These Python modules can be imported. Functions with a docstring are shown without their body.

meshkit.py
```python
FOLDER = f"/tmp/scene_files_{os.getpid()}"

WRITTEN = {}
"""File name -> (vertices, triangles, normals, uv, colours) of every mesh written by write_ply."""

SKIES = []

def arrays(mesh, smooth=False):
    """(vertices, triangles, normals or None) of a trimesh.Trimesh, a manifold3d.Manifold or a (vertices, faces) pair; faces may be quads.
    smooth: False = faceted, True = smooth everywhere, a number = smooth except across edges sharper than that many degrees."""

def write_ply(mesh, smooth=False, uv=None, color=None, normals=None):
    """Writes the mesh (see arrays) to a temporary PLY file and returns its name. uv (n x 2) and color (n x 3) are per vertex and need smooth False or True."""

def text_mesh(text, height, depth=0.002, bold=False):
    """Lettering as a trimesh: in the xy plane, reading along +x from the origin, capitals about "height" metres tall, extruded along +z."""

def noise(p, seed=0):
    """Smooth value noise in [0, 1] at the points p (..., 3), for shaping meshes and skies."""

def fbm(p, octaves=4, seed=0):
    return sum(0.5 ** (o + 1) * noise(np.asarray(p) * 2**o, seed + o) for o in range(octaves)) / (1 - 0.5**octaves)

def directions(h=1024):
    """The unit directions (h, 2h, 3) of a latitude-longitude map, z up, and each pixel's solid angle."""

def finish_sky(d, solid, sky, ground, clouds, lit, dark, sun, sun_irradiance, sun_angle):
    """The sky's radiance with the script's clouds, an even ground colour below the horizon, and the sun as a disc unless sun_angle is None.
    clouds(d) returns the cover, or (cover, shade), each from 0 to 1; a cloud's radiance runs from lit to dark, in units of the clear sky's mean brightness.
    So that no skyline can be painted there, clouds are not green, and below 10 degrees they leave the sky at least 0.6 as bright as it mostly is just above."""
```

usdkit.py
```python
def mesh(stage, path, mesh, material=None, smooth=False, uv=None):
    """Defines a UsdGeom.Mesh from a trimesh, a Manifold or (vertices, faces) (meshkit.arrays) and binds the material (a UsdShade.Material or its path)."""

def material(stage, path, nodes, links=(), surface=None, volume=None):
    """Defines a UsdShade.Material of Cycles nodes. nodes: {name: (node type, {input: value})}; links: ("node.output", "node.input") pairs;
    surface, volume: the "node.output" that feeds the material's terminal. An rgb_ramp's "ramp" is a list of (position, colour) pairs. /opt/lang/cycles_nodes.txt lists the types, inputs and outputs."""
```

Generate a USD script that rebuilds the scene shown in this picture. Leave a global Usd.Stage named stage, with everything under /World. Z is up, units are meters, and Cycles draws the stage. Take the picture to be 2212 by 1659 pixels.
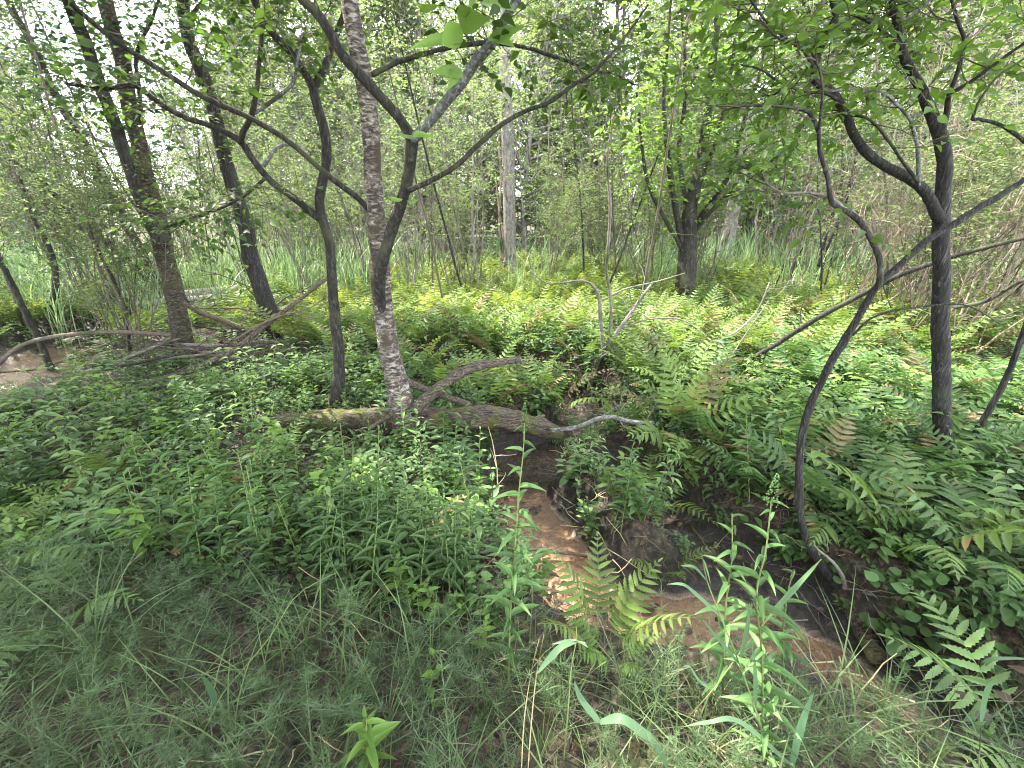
import math, random
import numpy as np
import usdkit, meshkit
from pxr import Usd, UsdGeom, UsdLux, UsdShade, Gf, Sdf, Vt

stage = Usd.Stage.CreateInMemory()
UsdGeom.SetStageUpAxis(stage, UsdGeom.Tokens.z)
UsdGeom.SetStageMetersPerUnit(stage, 1.0)
UsdGeom.Xform.Define(stage, '/World')

# ------------------------------------------------------------------ camera, sky, sun, exposure
EYE = np.array([0.0, 0.0, 1.62])
PITCH = math.radians(21.3)
TX = 1.15                                   # tangent of half the horizontal angle
EXPOSURE = 3.0
SUN_AZ, SUN_EL = math.radians(-66.0), math.radians(60.0)      # azimuth from +Y towards +X
SUN_I, SUN_ANGLE, SKY = 1.2, 0.6, 0.145

cam = UsdGeom.Camera.Define(stage, '/World/camera')
cam.CreateHorizontalApertureAttr(36.0)
cam.CreateFocalLengthAttr(18.0 / TX)
cam.CreateExposureAttr(EXPOSURE)
cam.CreateClippingRangeAttr(Gf.Vec2f(0.03, 3000.0))
cam.AddTranslateOp().Set(Gf.Vec3d(*EYE))
cam.AddRotateXOp().Set(90.0 - math.degrees(PITCH))

sun_dir = np.array([math.sin(SUN_AZ) * math.cos(SUN_EL), math.cos(SUN_AZ) * math.cos(SUN_EL), math.sin(SUN_EL)])
sun = UsdLux.DistantLight.Define(stage, '/World/sun')
sun.CreateIntensityAttr(SUN_I); sun.CreateAngleAttr(SUN_ANGLE); sun.CreateNormalizeAttr(True)
sun.CreateColorAttr(Gf.Vec3f(1.0, 0.93, 0.80))
sun.AddRotateZOp().Set(-math.degrees(SUN_AZ))
sun.AddRotateXOp().Set(-(90.0 - math.degrees(SUN_EL)))

sky = UsdLux.DomeLight.Define(stage, '/World/sky')
skymat = usdkit.material(stage, '/World/Looks/sky', {
    'tc': ('texture_coordinate', {}),
    'n': ('noise_texture', {'scale': 2.2, 'detail': 5, 'roughness': 0.55}),
    'r': ('rgb_ramp', {'ramp': [(0.34, (0.55,) * 3), (0.6, (1, 1, 1))]}),
    's': ('sky_texture', {'sky_type': 'single_scattering', 'sun_disc': False, 'sun_elevation': SUN_EL, 'sun_rotation': SUN_AZ, 'aerosol_density': 2.0}),
    'm': ('mix', {'color2': (6.3, 6.6, 6.9)}),
    'b': ('background_shader', {'strength': SKY})},
    [('tc.generated', 'n.vector'), ('n.fac', 'r.fac'), ('r.color', 'm.fac'), ('s.color', 'm.color1'), ('m.color', 'b.color')], surface='b.background')
UsdShade.MaterialBindingAPI.Apply(sky.GetPrim()).Bind(skymat)
sky.GetPrim().SetCustomDataByKey('kind', 'structure')

# ------------------------------------------------------------------ measuring: a pixel of the 2212 x 1659 view -> a point
FWD = np.array([0, math.cos(PITCH), -math.sin(PITCH)]); UPV = np.array([0, math.sin(PITCH), math.cos(PITCH)])
def ray(px, py):
    return FWD + np.array([1.0, 0, 0]) * ((px - 1106) / 1106 * TX) + UPV * ((829.5 - py) / 1106 * TX)
def at(px, py, Y):
    d = ray(px, py); return EYE + d * (Y / d[1])
def on_plane(px, py, z):
    d = ray(px, py); return EYE + d * ((z - EYE[2]) / d[2])
def project(p):
    q = np.asarray(p, float) - EYE
    t = np.maximum(q @ FWD, 1e-3)
    return 1106 + q[..., 0] / t / TX * 1106, 829.5 - (q @ UPV) / t / TX * 1106, q @ FWD
PXM = 2 * TX / 2212                          # metres per pixel and metre of depth

# ------------------------------------------------------------------ terrain
def smooth(pts, step):
    """Catmull-Rom through pts (n, k), resampled about every STEP of the first three columns."""
    P = np.asarray(pts, float)
    if len(P) < 3:
        n = max(2, int(np.linalg.norm(P[-1, :3] - P[0, :3]) / step) + 1)
        return P[0] + (P[-1] - P[0]) * np.linspace(0, 1, n)[:, None]
    Q = np.vstack([2 * P[0] - P[1], P, 2 * P[-1] - P[-2]]); out = []
    for i in range(len(P) - 1):
        a, b, c, d = Q[i:i + 4]
        n = max(1, int(np.linalg.norm((c - b)[:3]) / step))
        t = (np.arange(n) / n)[:, None]
        out.append(0.5 * (2 * b + (c - a) * t + (2 * a - 5 * b + 4 * c - d) * t ** 2 + (3 * b - a - 3 * c + d) * t ** 3))
    out.append(P[-1:]); return np.vstack(out)

WATER = -0.47
def plan(px_pts, z=WATER):
    return smooth([on_plane(x, y, z) for x, y in px_pts], 0.08)[:, :2]
CREEK = [(plan([(1900, 1555), (1790, 1470), (1680, 1405), (1560, 1375), (1440, 1365), (1330, 1350), (1240, 1290), (1185, 1200), (1130, 1110), (1110, 1050), (1160, 1000), (1260, 945), (1230, 895), (1130, 868), (1000, 858), (860, 850), (720, 845), (620, 838), (520, 845)]), 0.16),
         (plan([(-500, 950), (-250, 930), (-20, 850), (60, 800), (190, 745), (330, 720), (470, 690), (520, 672), (560, 660)]), 0.55),
         (plan([(1330, 1050), (1420, 1130), (1500, 1200), (1600, 1270), (1700, 1360)]), 0.16)]
def dist_to(line, x, y):
    best = np.full(np.shape(x), 1e9)
    for k in range(0, len(line), 2):
        best = np.minimum(best, (x - line[k, 0]) ** 2 + (y - line[k, 1]) ** 2)
    return np.sqrt(best)
def fb(x, y, s, seed, o=3):
    x = np.asarray(x, float); return meshkit.fbm(np.stack([x * s, np.asarray(y, float) * s, np.zeros_like(x)], -1), o, seed) - 0.5
def height(x, y):
    x, y = np.asarray(x, float), np.asarray(y, float)
    r = np.hypot(x, y)
    h = -0.10 * np.clip((y - 0.8) / 2.0, 0, 1) + 0.22 * fb(x, y, 0.7, 3) * np.clip(r / 4, 0.25, 1) + 0.06 * fb(x, y, 3.1, 5)
    h = h + 0.34 * fb(x, y, .55, 41) * np.clip((y - 4.0) / 2.5, 0, 1) * np.clip((x + 2.6) / 1.5, 0, 1) - .08 * np.clip((-1.8 - x) / 1.5, 0, 1) * np.clip((y - 3.6) / 1.5, 0, 1)
    h = h + 0.10 * np.exp(-((x - 0.0) ** 2 / 4.5 + (y - 4.9) ** 2 / 0.5))
    cut = np.zeros_like(h)
    for i, (line, w) in enumerate(CREEK):
        d = dist_to(line, x, y) + 0.10 * fb(x, y, 2.2, 9 + i)
        bank = (.32, .60, .28)[i]
        s = np.clip((d - w) / bank, 0, 1); s = s * s * (3 - 2 * s)
        cut = np.maximum(cut, (1 - s) * (1.0 if i < 2 else 0.80))
    bed = WATER - 0.045 + 0.03 * fb(x, y, 5.0, 21) + 0.02 * fb(x, y, 14.0, 25)
    crumb = 4 * cut * (1 - cut) * (0.16 * fb(x, y, 6.5, 51) + 0.09 * fb(x, y, 17.0, 52))
    return h * (1 - cut) + bed * cut + crumb + np.maximum(0, r - 26) * 0.045
def ground(px, py):
    d = ray(px, py); t = np.linspace(0.6, 45, 1500); p = EYE + d * t[:, None]
    below = p[:, 2] < height(p[:, 0], p[:, 1])
    if not below.any(): return p[-1]
    k = int(np.argmax(below)); tt = np.linspace(t[max(k - 1, 0)], t[k], 30); p = EYE + d * tt[:, None]
    return p[int(np.argmax(p[:, 2] < height(p[:, 0], p[:, 1])))]

# ------------------------------------------------------------------ meshes
class MB:
    def __init__(self): self.v, self.f, self.n = [], [], 0
    def add(self, v, f):
        if len(v):
            self.v.append(np.asarray(v, float)); self.f.append(np.asarray(f, int) + self.n); self.n += len(v)
        return self
    def get(self): return (np.vstack(self.v), np.vstack(self.f)) if self.v else (np.zeros((0, 3)), np.zeros((0, 3), int))

def unit(v):
    v = np.asarray(v, float)
    if v.ndim == 1: return v / max(math.sqrt(v[0] * v[0] + v[1] * v[1] + v[2] * v[2]), 1e-9)
    return v / np.maximum(np.sqrt((v * v).sum(-1, keepdims=True)), 1e-9)
def cross(a, b):
    a, b = np.asarray(a, float), np.asarray(b, float)
    a0, a1, a2 = a[..., 0], a[..., 1], a[..., 2]; b0, b1, b2 = b[..., 0], b[..., 1], b[..., 2]
    return np.stack(np.broadcast_arrays(a1 * b2 - a2 * b1, a2 * b0 - a0 * b2, a0 * b1 - a1 * b0), -1)

def tube(pts, radii, sides=7, rough=0.0, freq=6.0, seed=0, cap=True):
    P = np.asarray(pts, float); R = np.broadcast_to(np.asarray(radii, float), (len(P),))
    T = np.empty_like(P); T[1:-1] = P[2:] - P[:-2]; T[0] = P[1] - P[0]; T[-1] = P[-1] - P[-2]; T = unit(T)
    u = unit(cross(T[0], [0.31, 0.93, 0.17])).tolist(); U = []
    for a, b, c in T.tolist():
        k = u[0] * a + u[1] * b + u[2] * c; x, y, z = u[0] - a * k, u[1] - b * k, u[2] - c * k; k = max(math.sqrt(x * x + y * y + z * z), 1e-9); u = [x / k, y / k, z / k]; U.append(u)
    U = np.array(U); W = cross(T, U)
    a = np.arange(sides) / sides * 2 * math.pi
    dirs = U[:, None] * np.cos(a)[None, :, None] + W[:, None] * np.sin(a)[None, :, None]
    rr = np.repeat(R[:, None], sides, 1)
    if rough:
        base = P[:, None] + dirs * R[:, None, None]
        rr = rr * (1 + rough * 2 * (meshkit.fbm(base * freq, 3, seed) - 0.5))
    V = (P[:, None] + dirs * rr[..., None]).reshape(-1, 3)
    n = len(P); i = np.arange(n - 1)[:, None] * sides; j = np.arange(sides)[None]; k = (j + 1) % sides
    A, B, C, D = i + j, i + k, i + sides + k, i + sides + j
    F = np.concatenate([np.stack([A, B, C], -1).reshape(-1, 3), np.stack([A, C, D], -1).reshape(-1, 3)])
    if cap:
        V = np.vstack([V, P[:1], P[-1:] + T[-1:] * R[-1] * 0.6]); c0, c1 = n * sides, n * sides + 1
        q = np.arange(sides); q2 = (q + 1) % sides; e = (n - 1) * sides
        F = np.vstack([F, np.stack([np.full(sides, c0), q2, q], -1), np.stack([np.full(sides, c1), e + q, e + q2], -1)])
    return V, F

def strip(us, ws, fold=0.15, droop=0.2):
    """A leaf lying along u (0..1): midrib and two edges. Returns points (u, v, w) with v, w in units of leaf width / length, and triangles."""
    us, ws = np.asarray(us, float), np.asarray(ws, float); n = len(us)
    mid = np.stack([us, 0 * us, -droop * us ** 2], 1)
    l = np.stack([us, ws, fold * ws - droop * us ** 2], 1); r = l * [1, -1, 1]
    F = []
    for i in range(n - 1):
        for e, flip in ((1, 0), (2, 1)):
            a, b, c, d = i, i + 1, e * n + i + 1, e * n + i
            tris = []
            if ws[i] > 1e-6: tris.append((a, c, d))
            if ws[i + 1] > 1e-6: tris.append((a, b, c))
            if not tris: continue
            F += [t[::-1] if flip else t for t in tris]
    return np.vstack([mid, l, r]), np.array(F)
def compact(T):
    v, f = T; used = np.unique(f); m = np.full(len(v), -1); m[used] = np.arange(len(used)); return v[used], m[f]
T_FAR = (np.array([[0, 0, 0], [.45, .5, .10], [1, 0, -.1], [.45, -.5, .10]]), np.array([[0, 2, 1], [0, 3, 2]]))
T_OVATE = compact(strip([0, .08, .28, .52, .8, 1], [0, .24, .48, .44, .19, 0], .22, .16))
T_LANCE = compact(strip([0, .1, .3, .55, .8, 1], [0, .28, .5, .44, .2, 0], .25, .30))
T_LONG = compact(strip([0, .08, .2, .35, .5, .65, .8, .92, 1], [.15, .34, .5, .5, .46, .4, .28, .13, 0], .35, .42))
_u = np.linspace(0, 1, 15)
T_PINNA = compact(strip(_u, np.interp(_u, [0, .08, .35, .7, 1], [.22, .42, .5, .38, 0]) * np.where(np.arange(15) % 2, 1.0, .70), .16, .20))
T_PINNA_LOW = compact(strip([0, .12, .4, .75, 1], [.2, .44, .5, .34, 0], .16, .14))
_u2 = np.linspace(0, 1, 17)
T_TOOTH = compact(strip(_u2, np.interp(_u2, [0, .06, .25, .5, .8, 1], [0, .3, .52, .47, .2, 0]) * np.where(np.arange(17) % 2, 1.0, .9), .14, .12))
_a = np.linspace(0, 2 * math.pi, 13)[:-1]
T_ROUND = (np.vstack([[.42, 0, -.05], np.stack([.46 + .5 * np.cos(_a) - .2 * (np.cos(_a) < -.9), .5 * np.sin(_a) * np.where(np.arange(12) % 2, 1, .9), 0.03 * np.cos(3 * _a)], 1)]), np.array([[0, i + 1, (i + 1) % 12 + 1] for i in range(12)]))

def leaves(P, D, N, L, W, T):
    """Many leaves: base points P, axes D, face normals N, lengths L, widths W, template T."""
    P, D = np.asarray(P, float), unit(D); n = len(P)
    if n == 0: return np.zeros((0, 3)), np.zeros((0, 3), int)
    L, W = np.broadcast_to(L, (n,)), np.broadcast_to(W, (n,))
    S = unit(cross(N, D)); N = cross(D, S); t, f = T
    V = P[:, None] + D[:, None] * (t[None, :, 0] * L[:, None])[..., None] + S[:, None] * (t[None, :, 1] * W[:, None])[..., None] + N[:, None] * (t[None, :, 2] * L[:, None])[..., None]
    F = f[None] + (np.arange(n) * len(t))[:, None, None]
    return V.reshape(-1, 3), F.reshape(-1, 3)

# ------------------------------------------------------------------ materials
MAT = {}
def leafmat(name, cols, trans=0.35, tcol=None, rough=0.5, spec=0.28, vary=0.35, brown=None):
    cols = [(p, (.90 * c[0] + .08 * c[1], c[1] * 1.01, .82 * c[2] + .055 * c[1])) for p, c in cols] if name != 'dead_leaf' else cols
    n = {'g': ('geometry', {}), 'o': ('object_info', {}), 'r': ('rgb_ramp', {'ramp': cols}),
         'nz': ('noise_texture', {'scale': 0.9, 'detail': 2}), 'add': ('math', {'math_type': 'multiply_add', 'value2': 0.75}),
         'mv': ('map_range', {'from_min': 0, 'from_max': 1, 'to_min': 1 - vary, 'to_max': 1 + vary}),
         'nm': ('math', {'math_type': 'multiply_add', 'value2': 1.2, 'value3': -0.48}),
         'h': ('hsv', {}), 'p': ('principled_bsdf', {'roughness': rough, 'specular_ior_level': spec}),
         'h2': ('hsv', {'hue': 0.485, 'saturation': 1.1, 'value': 1.5 if tcol is None else tcol}), 't': ('translucent_bsdf', {}), 'mx': ('mix_closure', {'fac': trans})}
    l = [('g.random_per_island', 'add.value1'), ('g.position', 'nz.vector'), ('nz.fac', 'nm.value1'), ('nm.value', 'add.value3'), ('add.value', 'r.fac'), ('o.random', 'mv.value'), ('mv.result', 'h.value'), ('r.color', 'h.color'),
         ('h.color', 'p.base_color'), ('h.color', 'h2.color'), ('h2.color', 't.color'), ('p.BSDF', 'mx.closure1'), ('t.BSDF', 'mx.closure2')]
    if brown:
        n['bn'] = ('noise_texture', {'scale': 7.0, 'detail': 3}); n['br'] = ('rgb_ramp', {'ramp': [(brown[0], (0, 0, 0)), (brown[0] + .1, (1, 1, 1))]})
        n['bm'] = ('mix', {'color2': brown[1]})
        l = [x for x in l if x != ('r.color', 'h.color')] + [('g.position', 'bn.vector'), ('bn.fac', 'br.fac'), ('br.color', 'bm.fac'), ('r.color', 'bm.color1'), ('bm.color', 'h.color')]
    MAT[name] = usdkit.material(stage, '/World/Looks/' + name, n, l, surface='mx.closure')
leafmat('leaf_canopy', [(0, (.035, .075, .016)), (.5, (.055, .11, .022)), (1, (.09, .15, .03))], .45)
leafmat('leaf_teal', [(0, (.032, .075, .030)), (.5, (.048, .105, .042)), (1, (.075, .14, .05))], .45)
leafmat('leaf_bright', [(0, (.06, .12, .022)), (.5, (.09, .165, .03)), (1, (.13, .21, .04))], .5)
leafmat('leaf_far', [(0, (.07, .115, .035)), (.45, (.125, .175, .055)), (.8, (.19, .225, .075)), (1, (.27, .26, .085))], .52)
leafmat('leaf_willow', [(0, (.07, .11, .042)), (.6, (.125, .17, .065)), (1, (.19, .22, .085))], .48)
leafmat('fern', [(0, (.075, .125, .03)), (.55, (.12, .18, .042)), (.9, (.175, .22, .055)), (1, (.22, .19, .07))], .40, brown=(.63, (.20, .12, .06)))
leafmat('fern_yellow', [(0, (.10, .15, .03)), (.5, (.17, .20, .042)), (.85, (.26, .24, .055)), (1, (.30, .20, .06))], .42)
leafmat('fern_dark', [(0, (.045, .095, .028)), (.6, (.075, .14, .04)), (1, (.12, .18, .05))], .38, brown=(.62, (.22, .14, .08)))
leafmat('fern_pale', [(0, (.10, .17, .06)), (.6, (.15, .24, .075)), (1, (.2, .28, .09))], .42)
leafmat('herb', [(0, (.05, .10, .032)), (.5, (.085, .155, .05)), (1, (.13, .21, .07))], .38, rough=.48, spec=.25, brown=(.72, (.16, .14, .05)))
leafmat('herb_blue', [(0, (.062, .115, .048)), (.6, (.10, .17, .066)), (1, (.14, .215, .085))], .35, rough=.48, spec=.25)
leafmat('herb_bright', [(0, (.09, .17, .03)), (.6, (.14, .24, .045)), (1, (.2, .3, .06))], .45)
leafmat('goldenrod', [(0, (.06, .13, .045)), (.6, (.09, .18, .055)), (1, (.13, .22, .07))], .38)
leafmat('horsetail', [(0, (.045, .078, .036)), (.5, (.078, .122, .055)), (.85, (.12, .165, .08)), (1, (.19, .175, .10))], .25)
leafmat('grass', [(0, (.07, .11, .045)), (.6, (.11, .16, .065)), (.85, (.2, .2, .1)), (1, (.34, .29, .18))], .3)
leafmat('reed', [(0, (.10, .17, .08)), (.6, (.16, .245, .115)), (1, (.25, .31, .15))], .42, spec=.5, rough=.38)
leafmat('reed_near', [(0, (.05, .10, .055)), (.6, (.08, .15, .08)), (1, (.12, .2, .10))], .3, spec=.3, rough=.5)
leafmat('fern_rust', [(0, (.11, .09, .045)), (.5, (.17, .135, .07)), (1, (.22, .195, .10))], .3)
leafmat('dead_leaf', [(0, (.03, .02, .013)), (.4, (.07, .046, .028)), (.8, (.12, .082, .05)), (1, (.2, .14, .085))], .15)
leafmat('moss', [(0, (.04, .05, .012)), (.6, (.075, .085, .018)), (1, (.12, .12, .03))], .1)

def bark(name, ramp, scale=(20, 20, 6), bump=0.5, detail=6, scale2=3.0, tint=(.5, (.03, .04, .015), .65), dist=0.02, rough=.85):
    MAT[name] = usdkit.material(stage, '/World/Looks/' + name, {
        'g': ('geometry', {}), 'm': ('mapping', {'scale': scale}), 'n': ('noise_texture', {'scale': 1.0, 'detail': detail, 'roughness': .62, 'distortion': .9}),
        'r': ('rgb_ramp', {'ramp': ramp}), 'n2': ('noise_texture', {'scale': scale2, 'detail': 4}), 'r2': ('rgb_ramp', {'ramp': [(tint[0], (0, 0, 0)), (tint[2], (1, 1, 1))]}),
        'mx': ('mix', {'color2': tint[1]}), 'b': ('bump', {'strength': bump, 'distance': dist}), 'p': ('principled_bsdf', {'roughness': rough, 'specular_ior_level': .25})},
        [('g.position', 'm.vector'), ('m.vector', 'n.vector'), ('n.fac', 'r.fac'), ('g.position', 'n2.vector'), ('n2.fac', 'r2.fac'), ('r2.color', 'mx.fac'), ('r.color', 'mx.color1'), ('mx.color', 'p.base_color'),
         ('n.fac', 'b.height'), ('b.normal', 'p.normal')], surface='p.BSDF')
bark('bark_birch', [(.36, (.02, .017, .014)), (.47, (.065, .054, .044)), (.56, (.17, .148, .125)), (.70, (.42, .385, .34))], (20, 20, 48), 1.0, tint=(.51, (.05, .037, .027), .66), scale2=5.5, detail=8)
bark('bark_dark', [(.34, (.008, .0075, .0065)), (.52, (.022, .020, .016)), (.72, (.075, .069, .058))], (55, 55, 14), .8, tint=(.55, (.05, .055, .03), .7))
bark('bark_furrow', [(.36, (.006, .0058, .0055)), (.54, (.022, .0205, .018)), (.72, (.085, .082, .073))], (95, 95, 9), 1.0, tint=(.6, (.04, .05, .03), .75))
bark('bark_brown', [(.36, (.013, .011, .008)), (.52, (.045, .037, .026)), (.72, (.13, .112, .08))], (22, 22, 60), .8, tint=(.55, (.06, .06, .025), .7))
bark('bark_grey', [(.3, (.065, .058, .052)), (.5, (.15, .138, .125)), (.7, (.29, .27, .25))], (30, 30, 10), .6, tint=(.58, (.06, .05, .04), .7))
bark('bark_lichen', [(.3, (.035, .033, .03)), (.47, (.075, .075, .068)), (.6, (.15, .16, .15)), (.75, (.30, .32, .30))], (45, 45, 45), .5, tint=(.55, (.04, .036, .03), .62))
bark('dead_wood', [(.36, (.016, .012, .009)), (.5, (.065, .052, .04)), (.72, (.19, .16, .125))], (30, 90, 90), .8, tint=(.56, (.045, .034, .024), .7))
bark('dead_wood_pale', [(.3, (.17, .145, .12)), (.5, (.32, .29, .255)), (.7, (.48, .45, .41))], (12, 60, 60), .6, tint=(.6, (.1, .085, .065), .75))
bark('log_mossy', [(.36, (.016, .012, .009)), (.5, (.065, .05, .037)), (.7, (.17, .14, .11))], (18, 75, 75), 1.0, tint=(.47, (.075, .08, .018), .6), scale2=5.0)
bark('twig_grey', [(.3, (.07, .06, .05)), (.55, (.14, .125, .11)), (.75, (.24, .22, .195))], (40, 40, 40), .3)
bark('twig_brown', [(.3, (.045, .035, .027)), (.55, (.09, .072, .056)), (.75, (.15, .125, .10))], (40, 40, 40), .3)
bark('stem_tan', [(.3, (.11, .08, .06)), (.55, (.19, .145, .115)), (.75, (.29, .235, .19))], (30, 30, 8), .4)
bark('stem_green', [(.3, (.09, .13, .04)), (.6, (.14, .18, .06)), (.8, (.17, .16, .08))], (12, 12, 12), .1, rough=.5)
bark('stem_dark', [(.3, (.03, .024, .016)), (.6, (.055, .042, .025)), (.8, (.07, .075, .03))], (12, 12, 12), .1, rough=.5)
bark('straw', [(.3, (.25, .2, .11)), (.6, (.38, .32, .19)), (.8, (.45, .4, .26))], (25, 25, 25), .1, rough=.5)

SANDY = float(on_plane(1110, 1075, WATER)[1])
usdkit.material(stage, '/World/Looks/ground', {
    'g': ('geometry', {}), 'x': ('separate_xyz', {}),
    'n1': ('noise_texture', {'scale': 1.3, 'detail': 5}), 'n2': ('noise_texture', {'scale': 28.0, 'detail': 6, 'roughness': .65}), 'n3': ('noise_texture', {'scale': 110.0, 'detail': 3}),
    'litter': ('rgb_ramp', {'ramp': [(.32, (.010, .008, .006)), (.48, (.03, .023, .016)), (.6, (.075, .055, .038)), (.74, (.17, .13, .09))]}),
    'soil': ('rgb_ramp', {'ramp': [(.3, (.006, .005, .0045)), (.55, (.016, .013, .010)), (.75, (.045, .036, .027))]}),
    'sand': ('rgb_ramp', {'ramp': [(.3, (.19, .135, .098)), (.5, (.285, .21, .155)), (.7, (.35, .27, .205))]}),
    'mossy': ('rgb_ramp', {'ramp': [(.5, (0, 0, 0)), (.68, (1, 1, 1))]}), 'mm': ('mix', {'color2': (.05, .06, .015)}),
    'zw': ('map_range', {'from_min': WATER + .14, 'from_max': WATER + .34, 'to_min': 0, 'to_max': 1, 'clamp': True}),
    'zs': ('map_range', {'from_min': WATER - .012, 'from_max': WATER + .03, 'to_min': 1, 'to_max': 0, 'clamp': True}),
    'n4': ('noise_texture', {'scale': 5.5, 'detail': 3}), 'sp': ('rgb_ramp', {'ramp': [(.42, (1, 1, 1)), (.50, (0, 0, 0))]}), 'inv': ('rgb_ramp', {'ramp': [(.36, (.15,) * 3), (.44, (1, 1, 1))]}), 'zsm': ('math', {'math_type': 'multiply'}), 'yw': ('map_range', {'from_min': SANDY, 'from_max': SANDY + .25, 'to_min': 1, 'to_max': .08, 'clamp': True}), 'zsy': ('math', {'math_type': 'multiply'}),
    'a': ('mix', {}), 'b': ('mix', {}), 'rg': ('map_range', {'from_min': WATER, 'from_max': WATER + .25, 'to_min': .18, 'to_max': .9, 'clamp': True}),
    'bp': ('bump', {'strength': .7, 'distance': .03}), 'p': ('principled_bsdf', {'specular_ior_level': .4})},
    [('g.position', 'x.vector'), ('g.position', 'n1.vector'), ('g.position', 'n2.vector'), ('g.position', 'n3.vector'), ('g.position', 'n4.vector'), ('n2.fac', 'litter.fac'), ('n2.fac', 'soil.fac'), ('n3.fac', 'sand.fac'),
     ('n1.fac', 'mossy.fac'), ('litter.color', 'mm.color1'), ('mossy.color', 'mm.fac'), ('x.z', 'zw.value'), ('x.z', 'zs.value'), ('zw.result', 'a.fac'), ('soil.color', 'a.color1'), ('mm.color', 'a.color2'),
     ('n4.fac', 'inv.fac'), ('zs.result', 'zsm.value1'), ('inv.color', 'zsm.value2'), ('x.y', 'yw.value'), ('zsm.value', 'zsy.value1'), ('yw.result', 'zsy.value2'), ('zsy.value', 'b.fac'), ('a.color', 'b.color1'), ('sand.color', 'b.color2'), ('b.color', 'p.base_color'), ('x.z', 'rg.value'), ('rg.result', 'p.roughness'), ('n2.fac', 'bp.height'), ('bp.normal', 'p.normal')], surface='p.BSDF')
usdkit.material(stage, '/World/Looks/water', {
    'g': ('geometry', {}), 'm': ('mapping', {'scale': (9, 9, 9)}), 'n': ('noise_texture', {'scale': 3.2, 'detail': 3}), 'b': ('bump', {'strength': .7, 'distance': .045}),
    'f': ('fresnel', {'IOR': 1.33}), 't': ('transparent_bsdf', {'color': (.84, .77, .68)}), 'gl': ('glossy_bsdf', {'roughness': .02, 'color': (1, 1, 1)}), 'mx': ('mix_closure', {})},
    [('g.position', 'm.vector'), ('m.vector', 'n.vector'), ('n.fac', 'b.height'), ('b.normal', 'f.normal'), ('b.normal', 'gl.normal'), ('f.fac', 'mx.fac'), ('t.BSDF', 'mx.closure1'), ('gl.BSDF', 'mx.closure2')], surface='mx.closure')

# ------------------------------------------------------------------ writing prims
USED = {}
def numbered(parent, name):
    k = (parent, name); USED[k] = USED.get(k, -1) + 1
    return f'{parent}/{name}' if USED[k] == 0 else f'{parent}/{name}_{USED[k]:03d}'
def tag(p, label=None, cat=None, group=None, kind=None):
    p = p if isinstance(p, Usd.Prim) else p.GetPrim()
    for k, v in (('label', label), ('category', cat), ('group', group), ('kind', kind)):
        if v: p.SetCustomDataByKey(k, v)
    return p
class Thing:
    def __init__(self, name, label, cat, loc=(0, 0, 0), group=None):
        self.path = numbered('/World', name); self.loc = np.asarray(loc, float)
        self.x = UsdGeom.Xform.Define(stage, self.path); self.t = self.x.AddTranslateOp(); self.t.Set(Gf.Vec3d(*map(float, self.loc)))
        self.r = self.s = None
        tag(self.x, label, cat, group)
    def part(self, name, vf, mat, smooth=True, under=None, label=None, kind=None):
        v, f = vf
        if len(v) == 0: return None
        p = numbered(under or self.path, name)
        m = usdkit.mesh(stage, p, (np.asarray(v) - self.loc, f), MAT.get(mat) or f'/World/Looks/{mat}', smooth=smooth)
        tag(m, label, None, None, kind); return p
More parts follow.
